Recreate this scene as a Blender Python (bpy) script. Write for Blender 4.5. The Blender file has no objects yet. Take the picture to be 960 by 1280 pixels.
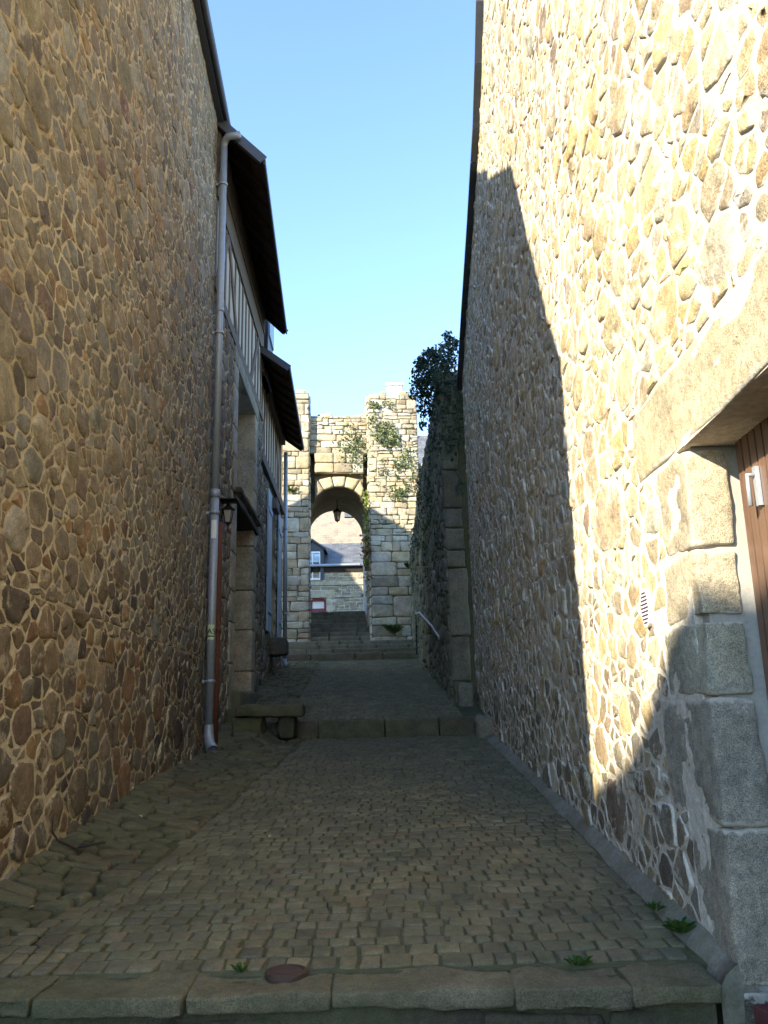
import bpy, math, random
from math import pi, sin, cos, tan, radians, atan2, sqrt
from mathutils import Vector, noise
random.seed(7)
SC = bpy.context.scene
COL = SC.collection
Z = Vector((0, 0, 1))

# ------------------------------------------------------------------ mesh builder
class MB:
    def __init__(s):
        s.v = []; s.f = []; s.c = []; s.m = []; s.s = []
    def vert(s, p, c=(1, 1, 1)):
        s.v.append((p[0], p[1], p[2])); s.c.append((c[0], c[1], c[2], c[3] if len(c) > 3 else 1.0)); return len(s.v) - 1
    def face(s, idx, m=0, smooth=False):
        s.f.append(tuple(idx)); s.m.append(m); s.s.append(smooth)
    def quad(s, a, b, c, d, m=0, col=(1, 1, 1)):
        s.face([s.vert(p, col) for p in (a, b, c, d)], m)
    def poly(s, pts, m=0, col=(1, 1, 1)):
        s.face([s.vert(p, col) for p in pts], m)
    def prism(s, pts, off, m=0, col=(1, 1, 1)):
        """pts: planar polygon (CCW seen from -off side... any), off: vector to the far cap"""
        n = len(pts)
        a = [s.vert(p, col) for p in pts]; b = [s.vert(Vector(p) + off, col) for p in pts]
        s.face(a, m); s.face(b[::-1], m)
        for i in range(n):
            j = (i + 1) % n
            s.face((a[j], a[i], b[i], b[j]), m)
    def box(s, p0, p1, m=0, col=(1, 1, 1)):
        x0, y0, z0 = p0; x1, y1, z1 = p1
        s.prism([(x0, y0, z0), (x0, y1, z0), (x1, y1, z0), (x1, y0, z0)], Vector((0, 0, z1 - z0)), m, col)
    def bar(s, a, b, w, h, up=(0, 0, 1), m=0, col=(1, 1, 1)):
        a = Vector(a); b = Vector(b); d = (b - a).normalized(); up = Vector(up)
        r = d.cross(up).normalized() * w / 2; t = r.cross(d).normalized() * h / 2
        s.prism([a - r - t, a - r + t, a + r + t, a + r - t], b - a, m, col)
    def tube(s, pts, rad, n=10, m=0, col=(1, 1, 1), cap=True):
        pts = [Vector(p) for p in pts]; rings = []
        rads = rad if isinstance(rad, (list, tuple)) else [rad] * len(pts)
        prev = None
        for i, p in enumerate(pts):
            if i == 0: d = pts[1] - p
            elif i == len(pts) - 1: d = p - pts[i - 1]
            else: d = (pts[i + 1] - p).normalized() + (p - pts[i - 1]).normalized()
            d.normalize()
            if prev is None:
                q = Vector((1, 0, 0)) if abs(d.x) < .8 else Vector((0, 1, 0))
            else: q = prev
            x = (q - d * q.dot(d)).normalized(); prev = x; y = d.cross(x)
            rings.append([s.vert(p + (x * cos(2 * pi * k / n) + y * sin(2 * pi * k / n)) * rads[i], col) for k in range(n)])
        for i in range(len(pts) - 1):
            for k in range(n):
                l = (k + 1) % n
                s.face((rings[i][k], rings[i][l], rings[i + 1][l], rings[i + 1][k]), m, True)
        if cap:
            s.face(rings[0][::-1], m); s.face(rings[-1], m)
    def build(s, name, mats, parent=None):
        me = bpy.data.meshes.new(name)
        me.from_pydata(s.v, [], s.f)
        if not isinstance(mats, (list, tuple)): mats = [mats]
        for mt in mats: me.materials.append(mt)
        me.polygons.foreach_set('material_index', s.m)
        me.polygons.foreach_set('use_smooth', s.s)
        at = me.color_attributes.new('tint', 'FLOAT_COLOR', 'POINT')
        at.data.foreach_set('color', [x for c in s.c for x in c])
        me.update()
        o = bpy.data.objects.new(name, me); COL.objects.link(o)
        if parent is not None: o.parent = parent
        return o

def tag(o, label=None, cat=None, group=None, kind=None):
    if label: o['label'] = label
    if cat: o['category'] = cat
    if group: o['group'] = group
    if kind: o['kind'] = kind
    return o
def thing(name, label, cat, group=None):
    o = bpy.data.objects.new(name, None); COL.objects.link(o)
    return tag(o, label, cat, group)

class Frame:
    """local wall frame: a along, b up, h out of the wall"""
    def __init__(s, o, u, v, n):
        s.o = Vector(o); s.u = Vector(u).normalized(); s.v = Vector(v).normalized(); s.n = Vector(n).normalized()
        s.flip = s.u.cross(s.v).dot(s.n) < 0
    def P(s, a, b, h=0.0): return s.o + s.u * a + s.v * b + s.n * h
def fprism(mb, F, poly, h0, h1, m=0, col=(1, 1, 1)):
    mb.prism([F.P(a, b, h0) for a, b in poly], F.n * (h1 - h0), m, col)
def fbox(mb, F, a0, a1, b0, b1, h0, h1, m=0, col=(1, 1, 1)):
    fprism(mb, F, [(a0, b0), (a1, b0), (a1, b1), (a0, b1)], h0, h1, m, col)

def N3(p, s=1.0): return noise.noise(Vector((p[0] * s, p[1] * s, p[2] * s)))

def rough_block(mb, F, a0, a1, b0, b1, h0, h1, r=.03, amp=.008, m=0, col=(1, 1, 1), step=.07, seed=0, joint=False):
    """dressed stone block: rounded box with a dented surface"""
    c = ((a0 + a1) / 2, (b0 + b1) / 2, (h0 + h1) / 2); H = [(a1 - a0) / 2, (b1 - b0) / 2, (h1 - h0) / 2]
    r = min(r, min(H) * .8)
    def axis(h):
        n = max(2, min(14, int(2 * (h - r) / step) + 1)); L = [-h, -h + r * .35] 
        L += [-(h - r) + 2 * (h - r) * i / n for i in range(n + 1)]
        return L + [h - r * .35, h]
    ax = [axis(h) for h in H]; cache = {}
    jit = [random.uniform(-1, 1) for _ in range(3)]
    def V(p):
        k = (round(p[0], 4), round(p[1], 4), round(p[2], 4))
        if k in cache: return cache[k]
        q = [max(-(H[i] - r), min(H[i] - r, p[i])) for i in range(3)]
        d = Vector([p[i] - q[i] for i in range(3)])
        if d.length > 1e-6: d.normalize()
        w = Vector(q) + d * r
        P = F.P(c[0] + w[0], c[1] + w[1], c[2] + w[2])
        nn = N3(P + Vector((seed * 3.1, 0, 0)), 3.5) * amp * 1.3 + N3(P, 11) * amp * .7 + N3(P, 30) * amp * .35
        P = P + (F.u * d[0] + F.v * d[1] + F.n * d[2]) * nn + (F.u * N3(P, 2.3) + F.v * N3(P + Vector((9, 9, 9)), 2.3)) * amp * 1.2
        al = 1.0
        if joint: al = max(0, min(1, min(H[1] - abs(p[1]), H[0] - p[0]) / .055))
        cache[k] = mb.vert(P, (col[0], col[1], col[2], al)); return cache[k]
    for i in range(3):
        j, k = (i + 1) % 3, (i + 2) % 3
        for sgn in (-1, 1):
            for x in range(len(ax[j]) - 1):
                for y in range(len(ax[k]) - 1):
                    ids = []
                    for (dx, dy) in ((0, 0), (1, 0), (1, 1), (0, 1)):
                        p = [0, 0, 0]; p[i] = sgn * H[i]; p[j] = ax[j][x + dx]; p[k] = ax[k][y + dy]; ids.append(V(p))
                    if len(set(ids)) < 4: continue
                    if (sgn < 0) != F.flip: ids = ids[::-1]
                    mb.face(ids, m, True)

# ------------------------------------------------------------------ stones from polygons
def chaikin(p, it=2, q=.22):
    for _ in range(it):
        o = []
        for i in range(len(p)):
            a, b = p[i], p[(i + 1) % len(p)]
            o.append((a[0] * (1 - q) + b[0] * q, a[1] * (1 - q) + b[1] * q)); o.append((a[0] * q + b[0] * (1 - q), a[1] * q + b[1] * (1 - q)))
        p = o
    return p
def clip(poly, nx, ny, d):
    """keep the side nx*x+ny*y <= d"""
    out = []; n = len(poly)
    for i in range(n):
        p, q = poly[i], poly[(i + 1) % n]
        sp = nx * p[0] + ny * p[1] - d; sq = nx * q[0] + ny * q[1] - d
        if sp <= 0: out.append(p)
        if (sp < 0 < sq) or (sq < 0 < sp):
            t = sp / (sp - sq); out.append((p[0] + (q[0] - p[0]) * t, p[1] + (q[1] - p[1]) * t))
    return out
def area(p): return .5 * sum(p[i][0] * p[(i + 1) % len(p)][1] - p[(i + 1) % len(p)][0] * p[i][1] for i in range(len(p)))

def rubble_polys(a0, a1, b0, b1, classes, inside=None, asp=1.35, mortar=.018, rnd=random, gapfac=.9, topf=None, rot=0.0, reach=2.15):
    """irregular rubble: power diagram over discs of mixed size; classes: (rmin, rmax, tries)"""
    S = []; grid = {}; g = .35
    def near(x, y, R):
        R = int(R / g) + 1; i, j = int(x // g), int(y // g)
        for ii in range(i - R, i + R + 1):
            for jj in range(j - R, j + R + 1):
                for k in grid.get((ii, jj), ()): yield k
    rmaxall = max(c[1] for c in classes)
    A0, A1 = a0 / asp, a1 / asp
    for (r0, r1, n) in classes:
        for _ in range(n):
            x = rnd.uniform(A0 - .05, A1 + .05); y = rnd.uniform(b0 - .05, b1 + .05); r = rnd.uniform(r0, r1)
            if topf and y > topf(x * asp) + .05: continue
            if inside and not inside(x * asp, y): continue
            ok = True
            for k in near(x, y, r + rmaxall):
                q = S[k]
                if (q[0] - x) ** 2 + (q[1] - y) ** 2 < (gapfac * (q[2] + r)) ** 2: ok = False; break
            if ok:
                grid.setdefault((int(x // g), int(y // g)), []).append(len(S)); S.append((x, y, r))
    out = []
    for i, (x, y, r) in enumerate(S):
        R = r * reach; ph = rnd.uniform(0, 1)
        p = [(x + R * cos(2 * pi * (k + ph) / 9), y + R * sin(2 * pi * (k + ph) / 9) ) for k in range(9)]
        for k in near(x, y, R + rmaxall * 2):
            if k == i: continue
            X, Y, Q = S[k]; dx, dy = X - x, Y - y; D = sqrt(dx * dx + dy * dy)
            if D > R + Q * 2: continue
            t = (D * D + r * r - Q * Q) / (2 * D)
            nx, ny = dx / D, dy / D
            p = clip(p, nx, ny, nx * x + ny * y + t - mortar * .5)
            if len(p) < 3: break
        if len(p) < 3: continue
        p = clip(p, -1, 0, -(A0 + .004)); p = clip(p, 1, 0, A1 - .004); p = clip(p, 0, -1, -(b0 + .004)); p = clip(p, 0, 1, b1 - .004)
        if len(p) < 3: continue
        p = [(u * asp, v) for u, v in p]
        if topf: p = [(u, min(v, topf(u))) for u, v in p]
        if abs(area(p)) < .0006: continue
        out.append((p, r))
    return out

def cut_rects(polys, rects):
    out = []
    for p, r in polys:
        for (x0, x1, y0, y1) in rects:
            a0, a1 = min(q[0] for q in p), max(q[0] for q in p); b0, b1 = min(q[1] for q in p), max(q[1] for q in p)
            if a1 <= x0 or a0 >= x1 or b1 <= y0 or b0 >= y1: continue
            pen = [(a1 - x0, (1, 0, x0)), (x1 - a0, (-1, 0, -x1)), (b1 - y0, (0, 1, y0)), (y1 - b0, (0, -1, -y1))]
            pen.sort(key=lambda t: t[0]); p = clip(p, *pen[0][1])
            if len(p) < 3: break
        if len(p) >= 3 and abs(area(p)) > .0006: out.append((p, r))
    return out

def add_stone(mb, F, poly, H, col, m=0, emb=.012, it=2, q=.17, jag=.006, prof=((1, 0), (.96, .55), (.84, .9), (.5, 1.0)), tilt=.25, spec=None, rough=.18, lowj=1.5):
    p = chaikin(poly, it, q)
    if area(p) < 0: p = p[::-1]
    cx = sum(x for x, y in p) / len(p); cy = sum(y for x, y in p) / len(p)
    R = max(sqrt((x - cx) ** 2 + (y - cy) ** 2) for x, y in p) + 1e-6
    ta, tb = random.uniform(-tilt, tilt), random.uniform(-tilt, tilt); so = random.uniform(0, 50)
    rings = []
    prof = ((1.0, None),) + tuple(prof)
    al = {0: 0.0, 1: .0, 2: .28, 3: .70}
    for ri, (s, hh) in enumerate(prof):
        ring = []; cc = (col[0], col[1], col[2], al.get(ri, 1.0))
        for (x, y) in p:
            dx, dy = (x - cx), (y - cy)
            w = F.P(x, y, 0)
            jx = N3(w + Vector((so, 0, 0)), 8) * jag * lowj + N3(w + Vector((so, 0, 0)), 27) * jag * .7; jy = N3(w + Vector((0, so, 0)), 8) * jag * lowj + N3(w + Vector((0, so, 9)), 27) * jag * .7
            if hh is None: h = -emb
            else:
                h = H * hh * (1 + ta * dx / R * s + tb * dy / R * s) + H * rough * 2 * N3(Vector((cx + dx * s, cy + dy * s, so)), 9) * (hh > .3)
                h += H * rough * N3(Vector((cx + dx * s, cy + dy * s, so + 7)), 24) * (hh > .3)
            ring.append(mb.vert(F.P(cx + dx * s + jx, cy + dy * s + jy, h), cc))
        rings.append(ring)
    n = len(p)
    for i in range(len(rings) - 1):
        for k in range(n):
            l = (k + 1) % n
            f = (rings[i][k], rings[i][l], rings[i + 1][l], rings[i + 1][k])
            mb.face(f[::-1] if F.flip else f, m, True)
    c = mb.vert(F.P(cx, cy, H * (1.0 + .2 * random.uniform(-1, 1))), col)
    for k in range(n):
        f = (rings[-1][k], rings[-1][(k + 1) % n], c)
        mb.face(f[::-1] if F.flip else f, m, True)

def vary(c, v=.16):
    k = 1 + random.uniform(-v, v)
    return tuple(max(.01, x * k * (1 + random.uniform(-.03, .03))) for x in c)
def pick(pal):
    t = random.uniform(0, sum(w for w, c in pal))
    for w, c in pal:
        t -= w
        if t <= 0: return vary(c)
    return vary(pal[-1][1])

def coursed_polys(a0, a1, b0, b1, hmin, hmax, wmin, wmax, gap=.012, topf=None, inside=None, j=.012, big=.15):
    out = []; b = b0
    while b < b1 - .02:
        h = random.uniform(hmin, hmax)
        if random.random() < big: h *= 1.5
        if b + h > b1 - hmin * .5: h = b1 - b
        a = a0
        while a < a1 - .02:
            w = random.uniform(wmin, wmax) * (.7 + .5 * h / hmax)
            if a + w > a1 - wmin * .6: w = a1 - a
            parts = [(b, b + h)]
            if h > hmin * 1.7 and random.random() < .35:
                mid = b + h * random.uniform(.4, .6); parts = [(b, mid), (mid, b + h)]
            for (c0, c1) in parts:
                jj = lambda: random.uniform(-j, j)
                p = [(a + gap / 2 + jj() * .6, c0 + gap / 2 + jj()), (a + w - gap / 2 + jj() * .6, c0 + gap / 2 + jj()), (a + w - gap / 2 + jj() * .6, c1 - gap / 2 + jj()), (a + gap / 2 + jj() * .6, c1 - gap / 2 + jj())]
                cx, cy = a + w / 2, (c0 + c1) / 2
                if topf and cy > topf(cx): continue
                if inside and not inside(cx, cy): continue
                out.append((p, min(w, c1 - c0) / 2))
            a += w
        b += h
    return out

# ------------------------------------------------------------------ materials
def new_mat(name):
    m = bpy.data.materials.new(name); m.use_nodes = True; nt = m.node_tree
    return m, nt, nt.nodes['Principled BSDF']
def nd(nt, t, **kw):
    n = nt.nodes.new(t)
    for k, v in kw.items():
        if k in n.inputs: n.inputs[k].default_value = v
        else: setattr(n, k, v)
    return n
def noise_n(nt, co, scale, detail=6, rough=.6, dist=0.0):
    n = nd(nt, 'ShaderNodeTexNoise', Scale=scale, Detail=detail, Roughness=rough, Distortion=dist); nt.links.new(co, n.inputs['Vector']); return n.outputs['Fac']
def ramp(nt, fac, stops):
    r = nd(nt, 'ShaderNodeValToRGB'); e = r.color_ramp.elements
    while len(e) < len(stops): e.new(.5)
    for i, (p, c) in enumerate(stops):
        e[i].position = p; e[i].color = (c[0], c[1], c[2], 1) if isinstance(c, (tuple, list)) else (c, c, c, 1)
    nt.links.new(fac, r.inputs['Fac']); return r.outputs['Color']
def mix(nt, fac, a, b, mode='MIX'):
    n = nd(nt, 'ShaderNodeMix', data_type='RGBA', blend_type=mode)
    for val, i in ((fac, 0), (a, 6), (b, 7)):
        if isinstance(val, (int, float)): n.inputs[i].default_value = val if i == 0 else (val, val, val, 1)
        elif isinstance(val, (tuple, list)): n.inputs[i].default_value = (val[0], val[1], val[2], 1)
        else: nt.links.new(val, n.inputs[i])
    return n.outputs[2]
def math_n(nt, op, a, b=0.0):
    n = nd(nt, 'ShaderNodeMath', operation=op)
    for i, x in enumerate((a, b)):
        if isinstance(x, (int, float)): n.inputs[i].default_value = x
        else: nt.links.new(x, n.inputs[i])
    return n.outputs[0]
def bump(nt, bs, h, strength=.5, dist=.01):
    b = nd(nt, 'ShaderNodeBump', Strength=strength, Distance=dist); nt.links.new(h, b.inputs['Height']); nt.links.new(b.outputs['Normal'], bs.inputs['Normal'])

def mat_stone(name, base=(1, 1, 1), speck=.5, rough=.9, bstr=.6, moss=0.0, moss_col=(.07, .085, .025), fine=90, lichen=0.0, bdist=.012, stain=.35, smear=None, smear_t=.53, edge=None, edge_w=.5, dirt=(.62, .56, .48)):
    m, nt, bs = new_mat(name); L = nt.links
    co = nd(nt, 'ShaderNodeTexCoord').outputs['Object']
    at = nd(nt, 'ShaderNodeAttribute', attribute_name='tint').outputs['Color']
    c = mix(nt, 1.0, at, base, 'MULTIPLY')
    n1 = noise_n(nt, co, 5, 5, .6); n2 = noise_n(nt, co, 28, 6, .7); n3 = noise_n(nt, co, fine * 2.2, 2, .5)
    c = mix(nt, 1.0, c, ramp(nt, n1, [(.3, 1 - stain), (.7, 1 + stain * .6)]), 'MULTIPLY')
    c = mix(nt, 1.0, c, ramp(nt, n2, [(.3, (1 - speck * .5,) * 3), (.5, (1, 1, 1)), (.72, (1 + speck * .5, 1 + speck * .45, 1 + speck * .35))]), 'MULTIPLY')
    c = mix(nt, 1.0, c, ramp(nt, n3, [(.35, 1 - speck * .55), (.65, 1 + speck * .5)]), 'MULTIPLY')
    rust = noise_n(nt, co, 2.6, 4, .65)
    big = noise_n(nt, co, .55, 5, .6)
    c = mix(nt, 1.0, c, ramp(nt, big, [(.36, (.84, .85, .86)), (.5, (1, 1, 1)), (.66, (1.10, 1.02, .90))]), 'MULTIPLY')
    c = mix(nt, ramp(nt, rust, [(.56, 0), (.74, .45)]), c, mix(nt, 1.0, c, (1.2, .92, .66), 'MULTIPLY'))
    if lichen: c = mix(nt, ramp(nt, noise_n(nt, co, 9, 5, .7), [(.6, 0), (.68, lichen)]), c, (.42, .41, .33))
    if moss: c = mix(nt, ramp(nt, noise_n(nt, co, 1.7, 6, .65), [(.5 - moss * .22, 0), (.66 - moss * .1, min(.9, moss))]), c, mix(nt, n2, moss_col, tuple(x * 1.9 for x in moss_col)))
    if smear: c = mix(nt, ramp(nt, math_n(nt, 'ADD', math_n(nt, 'MULTIPLY', noise_n(nt, co, 4.2, 7, .72, .6), .75), math_n(nt, 'MULTIPLY', n2, .25)), [(smear_t, 0), (smear_t + .06, .85)]), c, smear)
    if edge:      # mortar smeared raggedly over the stone's rim
        al = nt.nodes.new('ShaderNodeAttribute'); al.attribute_name = 'tint'
        e = math_n(nt, 'ADD', al.outputs['Alpha'], math_n(nt, 'MULTIPLY', math_n(nt, 'SUBTRACT', math_n(nt, 'ADD', math_n(nt, 'MULTIPLY', noise_n(nt, co, 13, 6, .7), .65), math_n(nt, 'MULTIPLY', n2, .35)), .5), 3.2))
        e = math_n(nt, 'ADD', e, math_n(nt, 'MULTIPLY', math_n(nt, 'SUBTRACT', noise_n(nt, co, 1.1, 4, .6), .5), 1.1))
        ec = mix(nt, 1.0, mix(nt, n1, tuple(x * .8 for x in edge), tuple(min(1, x * 1.15) for x in edge)), ramp(nt, noise_n(nt, co, .9, 6, .65), [(.34, dirt), (.60, (1.05, 1.05, 1.05))]), 'MULTIPLY'); ec = mix(nt, 1.0, ec, ramp(nt, n2, [(.3, .72), (.7, 1.2)]), 'MULTIPLY')
        c = mix(nt, ramp(nt, e, [(edge_w * .28, 1), (edge_w * .28 + .16, 0)]), c, ec)
    L.new(c, bs.inputs['Base Color']); bs.inputs['Roughness'].default_value = rough
    bs.inputs['Specular IOR Level'].default_value = .25
    h = math_n(nt, 'ADD', math_n(nt, 'MULTIPLY', n2, 1.0), math_n(nt, 'MULTIPLY', n3, .22))
    h = math_n(nt, 'ADD', h, math_n(nt, 'MULTIPLY', noise_n(nt, co, 11, 4, .55), 1.1))
    bump(nt, bs, h, bstr, bdist)
    return m
def mat_mortar(name, col, moss=0.0, bdist=.012, dirt=(.62, .56, .48)):
    m, nt, bs = new_mat(name)
    co = nd(nt, 'ShaderNodeTexCoord').outputs['Object']
    n1 = noise_n(nt, co, 3, 5, .6); n2 = noise_n(nt, co, 34, 6, .7); n3 = noise_n(nt, co, 160, 2, .5)
    c = mix(nt, n1, tuple(x * .72 for x in col), tuple(min(1, x * 1.2) for x in col))
    c = mix(nt, 1.0, c, ramp(nt, noise_n(nt, co, .9, 6, .65), [(.34, dirt), (.60, (1.05, 1.05, 1.05))]), 'MULTIPLY')
    c = mix(nt, 1.0, c, ramp(nt, n2, [(.3, .72), (.7, 1.2)]), 'MULTIPLY'); c = mix(nt, 1.0, c, ramp(nt, n3, [(.3, .85), (.7, 1.12)]), 'MULTIPLY')
    if moss: c = mix(nt, ramp(nt, noise_n(nt, co, 2.2, 6, .65), [(.42, 0), (.62, moss)]), c, (.07, .08, .025))
    nt.links.new(c, bs.inputs['Base Color']); bs.inputs['Roughness'].default_value = .95; bs.inputs['Specular IOR Level'].default_value = .15
    h = math_n(nt, 'ADD', noise_n(nt, co, 14, 5, .6), math_n(nt, 'MULTIPLY', n2, .5)); bump(nt, bs, h, .8, bdist)
    return m
def mat_plain(name, col, rough=.6, metal=0.0, var=.15, scale=12, bstr=.15, stretch=(1, 1, 1), spec=.4, bdist=.005):
    m, nt, bs = new_mat(name)
    co = nd(nt, 'ShaderNodeTexCoord').outputs['Object']
    mp = nd(nt, 'ShaderNodeMapping'); mp.inputs['Scale'].default_value = stretch; nt.links.new(co, mp.inputs['Vector'])
    n1 = noise_n(nt, mp.outputs[0], scale, 6, .6); n2 = noise_n(nt, mp.outputs[0], scale * 6, 4, .6)
    at = nd(nt, 'ShaderNodeAttribute', attribute_name='tint').outputs['Color']
    c = mix(nt, n1, tuple(x * (1 - var) for x in col), tuple(min(1, x * (1 + var)) for x in col))
    c = mix(nt, 1.0, c, ramp(nt, n2, [(.3, 1 - var), (.7, 1 + var * .5)]), 'MULTIPLY'); c = mix(nt, 1.0, c, at, 'MULTIPLY')
    nt.links.new(c, bs.inputs['Base Color']); bs.inputs['Metallic'].default_value = metal; bs.inputs['Specular IOR Level'].default_value = spec
    nt.links.new(ramp(nt, n2, [(.2, max(.05, rough - .1)), (.8, min(1, rough + .1))]), bs.inputs['Roughness'])
    bump(nt, bs, math_n(nt, 'ADD', n1, math_n(nt, 'MULTIPLY', n2, .5)), bstr, bdist)
    return m
def mat_leaf(name, col, trans=.25):
    m, nt, bs = new_mat(name)
    at = nd(nt, 'ShaderNodeAttribute', attribute_name='tint').outputs['Color']
    c = mix(nt, 1.0, at, col, 'MULTIPLY'); nt.links.new(c, bs.inputs['Base Color'])
    bs.inputs['Roughness'].default_value = .5; bs.inputs['Specular IOR Level'].default_value = .35
    tr = nd(nt, 'ShaderNodeBsdfTranslucent'); nt.links.new(c, tr.inputs['Color'])
    ms = nd(nt, 'ShaderNodeMixShader'); ms.inputs[0].default_value = trans
    nt.links.new(bs.outputs[0], ms.inputs[1]); nt.links.new(tr.outputs[0], ms.inputs[2])
    nt.links.new(ms.outputs[0], nt.nodes['Material Output'].inputs['Surface']); return m
def mat_slate(name, col=(.09, .10, .12), sx=.22, sy=.12, rough=.45, lichen=0.0):
    m, nt, bs = new_mat(name)
    co = nd(nt, 'ShaderNodeTexCoord').outputs['UV']
    co2 = nd(nt, 'ShaderNodeTexCoord').outputs['Object']
    br = nd(nt, 'ShaderNodeTexBrick', Scale=1.0); br.inputs['Brick Width'].default_value = sx; br.inputs['Row Height'].default_value = sy
    br.inputs['Mortar Size'].default_value = .006; br.inputs['Color1'].default_value = (*[x * .8 for x in col], 1); br.inputs['Color2'].default_value = (*[x * 1.25 for x in col], 1); br.inputs['Mortar'].default_value = (*[x * .3 for x in col], 1)
    at = nd(nt, 'ShaderNodeAttribute', attribute_name='st').outputs['Vector']; nt.links.new(at, br.inputs['Vector'])
    c = mix(nt, 1.0, br.outputs['Color'], ramp(nt, noise_n(nt, co2, 3, 6, .65), [(.3, .75), (.7, 1.25)]), 'MULTIPLY')
    if lichen: c = mix(nt, ramp(nt, noise_n(nt, co2, 2.2, 8, .75), [(.42, 0), (.56, lichen)]), c, mix(nt, noise_n(nt, co2, 1.1, 4), (.22, .165, .11), (.31, .27, .20)))
    nt.links.new(c, bs.inputs['Base Color']); bs.inputs['Roughness'].default_value = rough
    bump(nt, bs, br.outputs['Fac'], -.4, .01); return m
def glass_mat(name, col=(.5, .62, .75)):
    m, nt, bs = new_mat(name); bs.inputs['Base Color'].default_value = (*col, 1); bs.inputs['Roughness'].default_value = .06; bs.inputs['Specular IOR Level'].default_value = .9; bs.inputs['Metallic'].default_value = .35
    return m

M = {}
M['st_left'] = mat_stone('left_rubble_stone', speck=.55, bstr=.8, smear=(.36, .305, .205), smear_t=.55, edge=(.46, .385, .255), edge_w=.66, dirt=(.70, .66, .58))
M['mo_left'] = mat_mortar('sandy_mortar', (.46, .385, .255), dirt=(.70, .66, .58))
M['st_right'] = mat_stone('right_rubble_stone', speck=.6, bstr=.8, bdist=.014, smear=(.62, .56, .445), smear_t=.525, edge=(.65, .595, .48), edge_w=1.25, dirt=(.78, .74, .68))
M['mo_right'] = mat_mortar('pale_mortar', (.64, .585, .475), bdist=.02, dirt=(.78, .74, .68))
M['st_gate'] = mat_stone('gate_stone', speck=.4, bstr=.9, moss=.10, lichen=.3, moss_col=(.15, .14, .06))
M['mo_gate'] = mat_mortar('gate_joint', (.22, .18, .12), moss=.35)
M['granite'] = mat_stone('granite', base=(1.08, 1.02, .88), speck=.75, bstr=.9, fine=110, stain=.3, bdist=.010, lichen=.15)
M['granite_jamb'] = mat_stone('granite_jamb', base=(1.08, 1.02, .86), speck=.75, bstr=.9, fine=110, stain=.3, bdist=.010, lichen=.15, edge=(.52, .47, .37), edge_w=.7)
M['st_ivywall'] = mat_stone('shaded_wall_stone', speck=.4, bstr=.8, moss=.5)
M['mo_ivywall'] = mat_mortar('earth_joint', (.11, .09, .06), moss=.8)
M['sett'] = mat_stone('sett_stone', base=(1.18, 1.12, .84), speck=.45, bstr=.5, moss=.4, moss_col=(.066, .064, .036), bdist=.006, rough=.85)
M['cobble'] = mat_stone('mossy_cobble', base=(1.08, 1.04, .86), speck=.45, bstr=.8, moss=.6, moss_col=(.072, .075, .034))
M['bed'] = mat_mortar('earth_bed', (.105, .099, .062), moss=.55)
M['kerb'] = mat_stone('kerb_granite', base=(1.15, 1.05, .84), speck=.6, bstr=1.0, moss=.6, moss_col=(.075, .076, .036))
M['haunch'] = mat_mortar('cement_haunch', (.27, .245, .19), moss=.4)
M['step'] = mat_stone('step_granite', base=(1.1, 1.03, .9), speck=.45, bstr=.7, moss=.3)
M['plaster'] = mat_plain('lime_plaster', (.44, .385, .31), .9, 0, .12, 6, .3, spec=.1)
M['render'] = mat_plain('cement_render', (.36, .335, .28), .9, 0, .14, 9, .3, spec=.1)
M['timber'] = mat_plain('old_timber', (.155, .125, .10), .9, 0, .4, 6, .5, (1, 4, .6), spec=.15)
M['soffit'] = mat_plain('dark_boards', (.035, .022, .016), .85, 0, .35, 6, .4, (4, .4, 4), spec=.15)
M['door_dark'] = mat_plain('dark_red_wood', (.075, .03, .02), .6, 0, .3, 8, .3, (4, 4, .5))
M['varnish'] = mat_plain('varnished_wood', (.15, .085, .052), .35, 0, .3, 6, .25, (3, 3, .3), spec=.5)
M['blue'] = mat_plain('pale_blue_paint', (.33, .43, .50), .6, 0, .15, 9, .2)
M['zinc'] = mat_plain('zinc', (.36, .385, .41), .5, .35, .16, 9, .1, (1, 1, .4))
M['rust'] = mat_plain('rusty_iron', (.16, .062, .034), .85, .1, .35, 22, .3)
M['iron'] = mat_plain('black_iron', (.02, .02, .022), .6, .6, .3, 20, .2)
M['slate'] = mat_slate('slate')
M['slate_far'] = mat_slate('slate_far', (.12, .122, .125), .3, .16, .5)
M['lichen_roof'] = mat_slate('lichen_slate', (.24, .20, .15), .3, .18, .85, .95)
M['edge'] = mat_plain('slate_edge', (.05, .055, .07), .55, 0, .3, 14, .3)
M['edge_light'] = mat_plain('zinc_verge', (.085, .095, .11), .55, .1, .25, 14, .2)
M['leafdark'] = mat_leaf('dark_leaf', (.040, .066, .036), .2)
M['leafivy'] = mat_leaf('ivy_leaf', (.10, .135, .05))
M['leafmoss'] = mat_leaf('weed_leaf', (.05, .10, .022))
M['leafyel'] = mat_leaf('sunlit_leaf', (.15, .20, .035), .35)
M['bark'] = mat_plain('bark', (.06, .045, .03), .9, 0, .3, 20, .5)
M['deadstem'] = mat_plain('dead_stem', (.035, .028, .018), .9)
M['white'] = mat_plain('white_paint', (.78, .77, .74), .7, 0, .06, 8, .1)
M['redpaint'] = mat_plain('dark_red_paint', (.22, .03, .035), .5, 0, .12, 10, .1)
M['glass'] = glass_mat('pane'); M['glass_lamp'] = glass_mat('lantern_glass', (.55, .5, .42))
M['brick'] = mat_plain('red_brick', (.12, .03, .025), .9, 0, .3, 30, .5)
M['label'] = mat_plain('sticker', (.55, .62, .36), .6, 0, .05); M['ink'] = mat_plain('dark_ink', (.02, .04, .02), .7)
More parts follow.
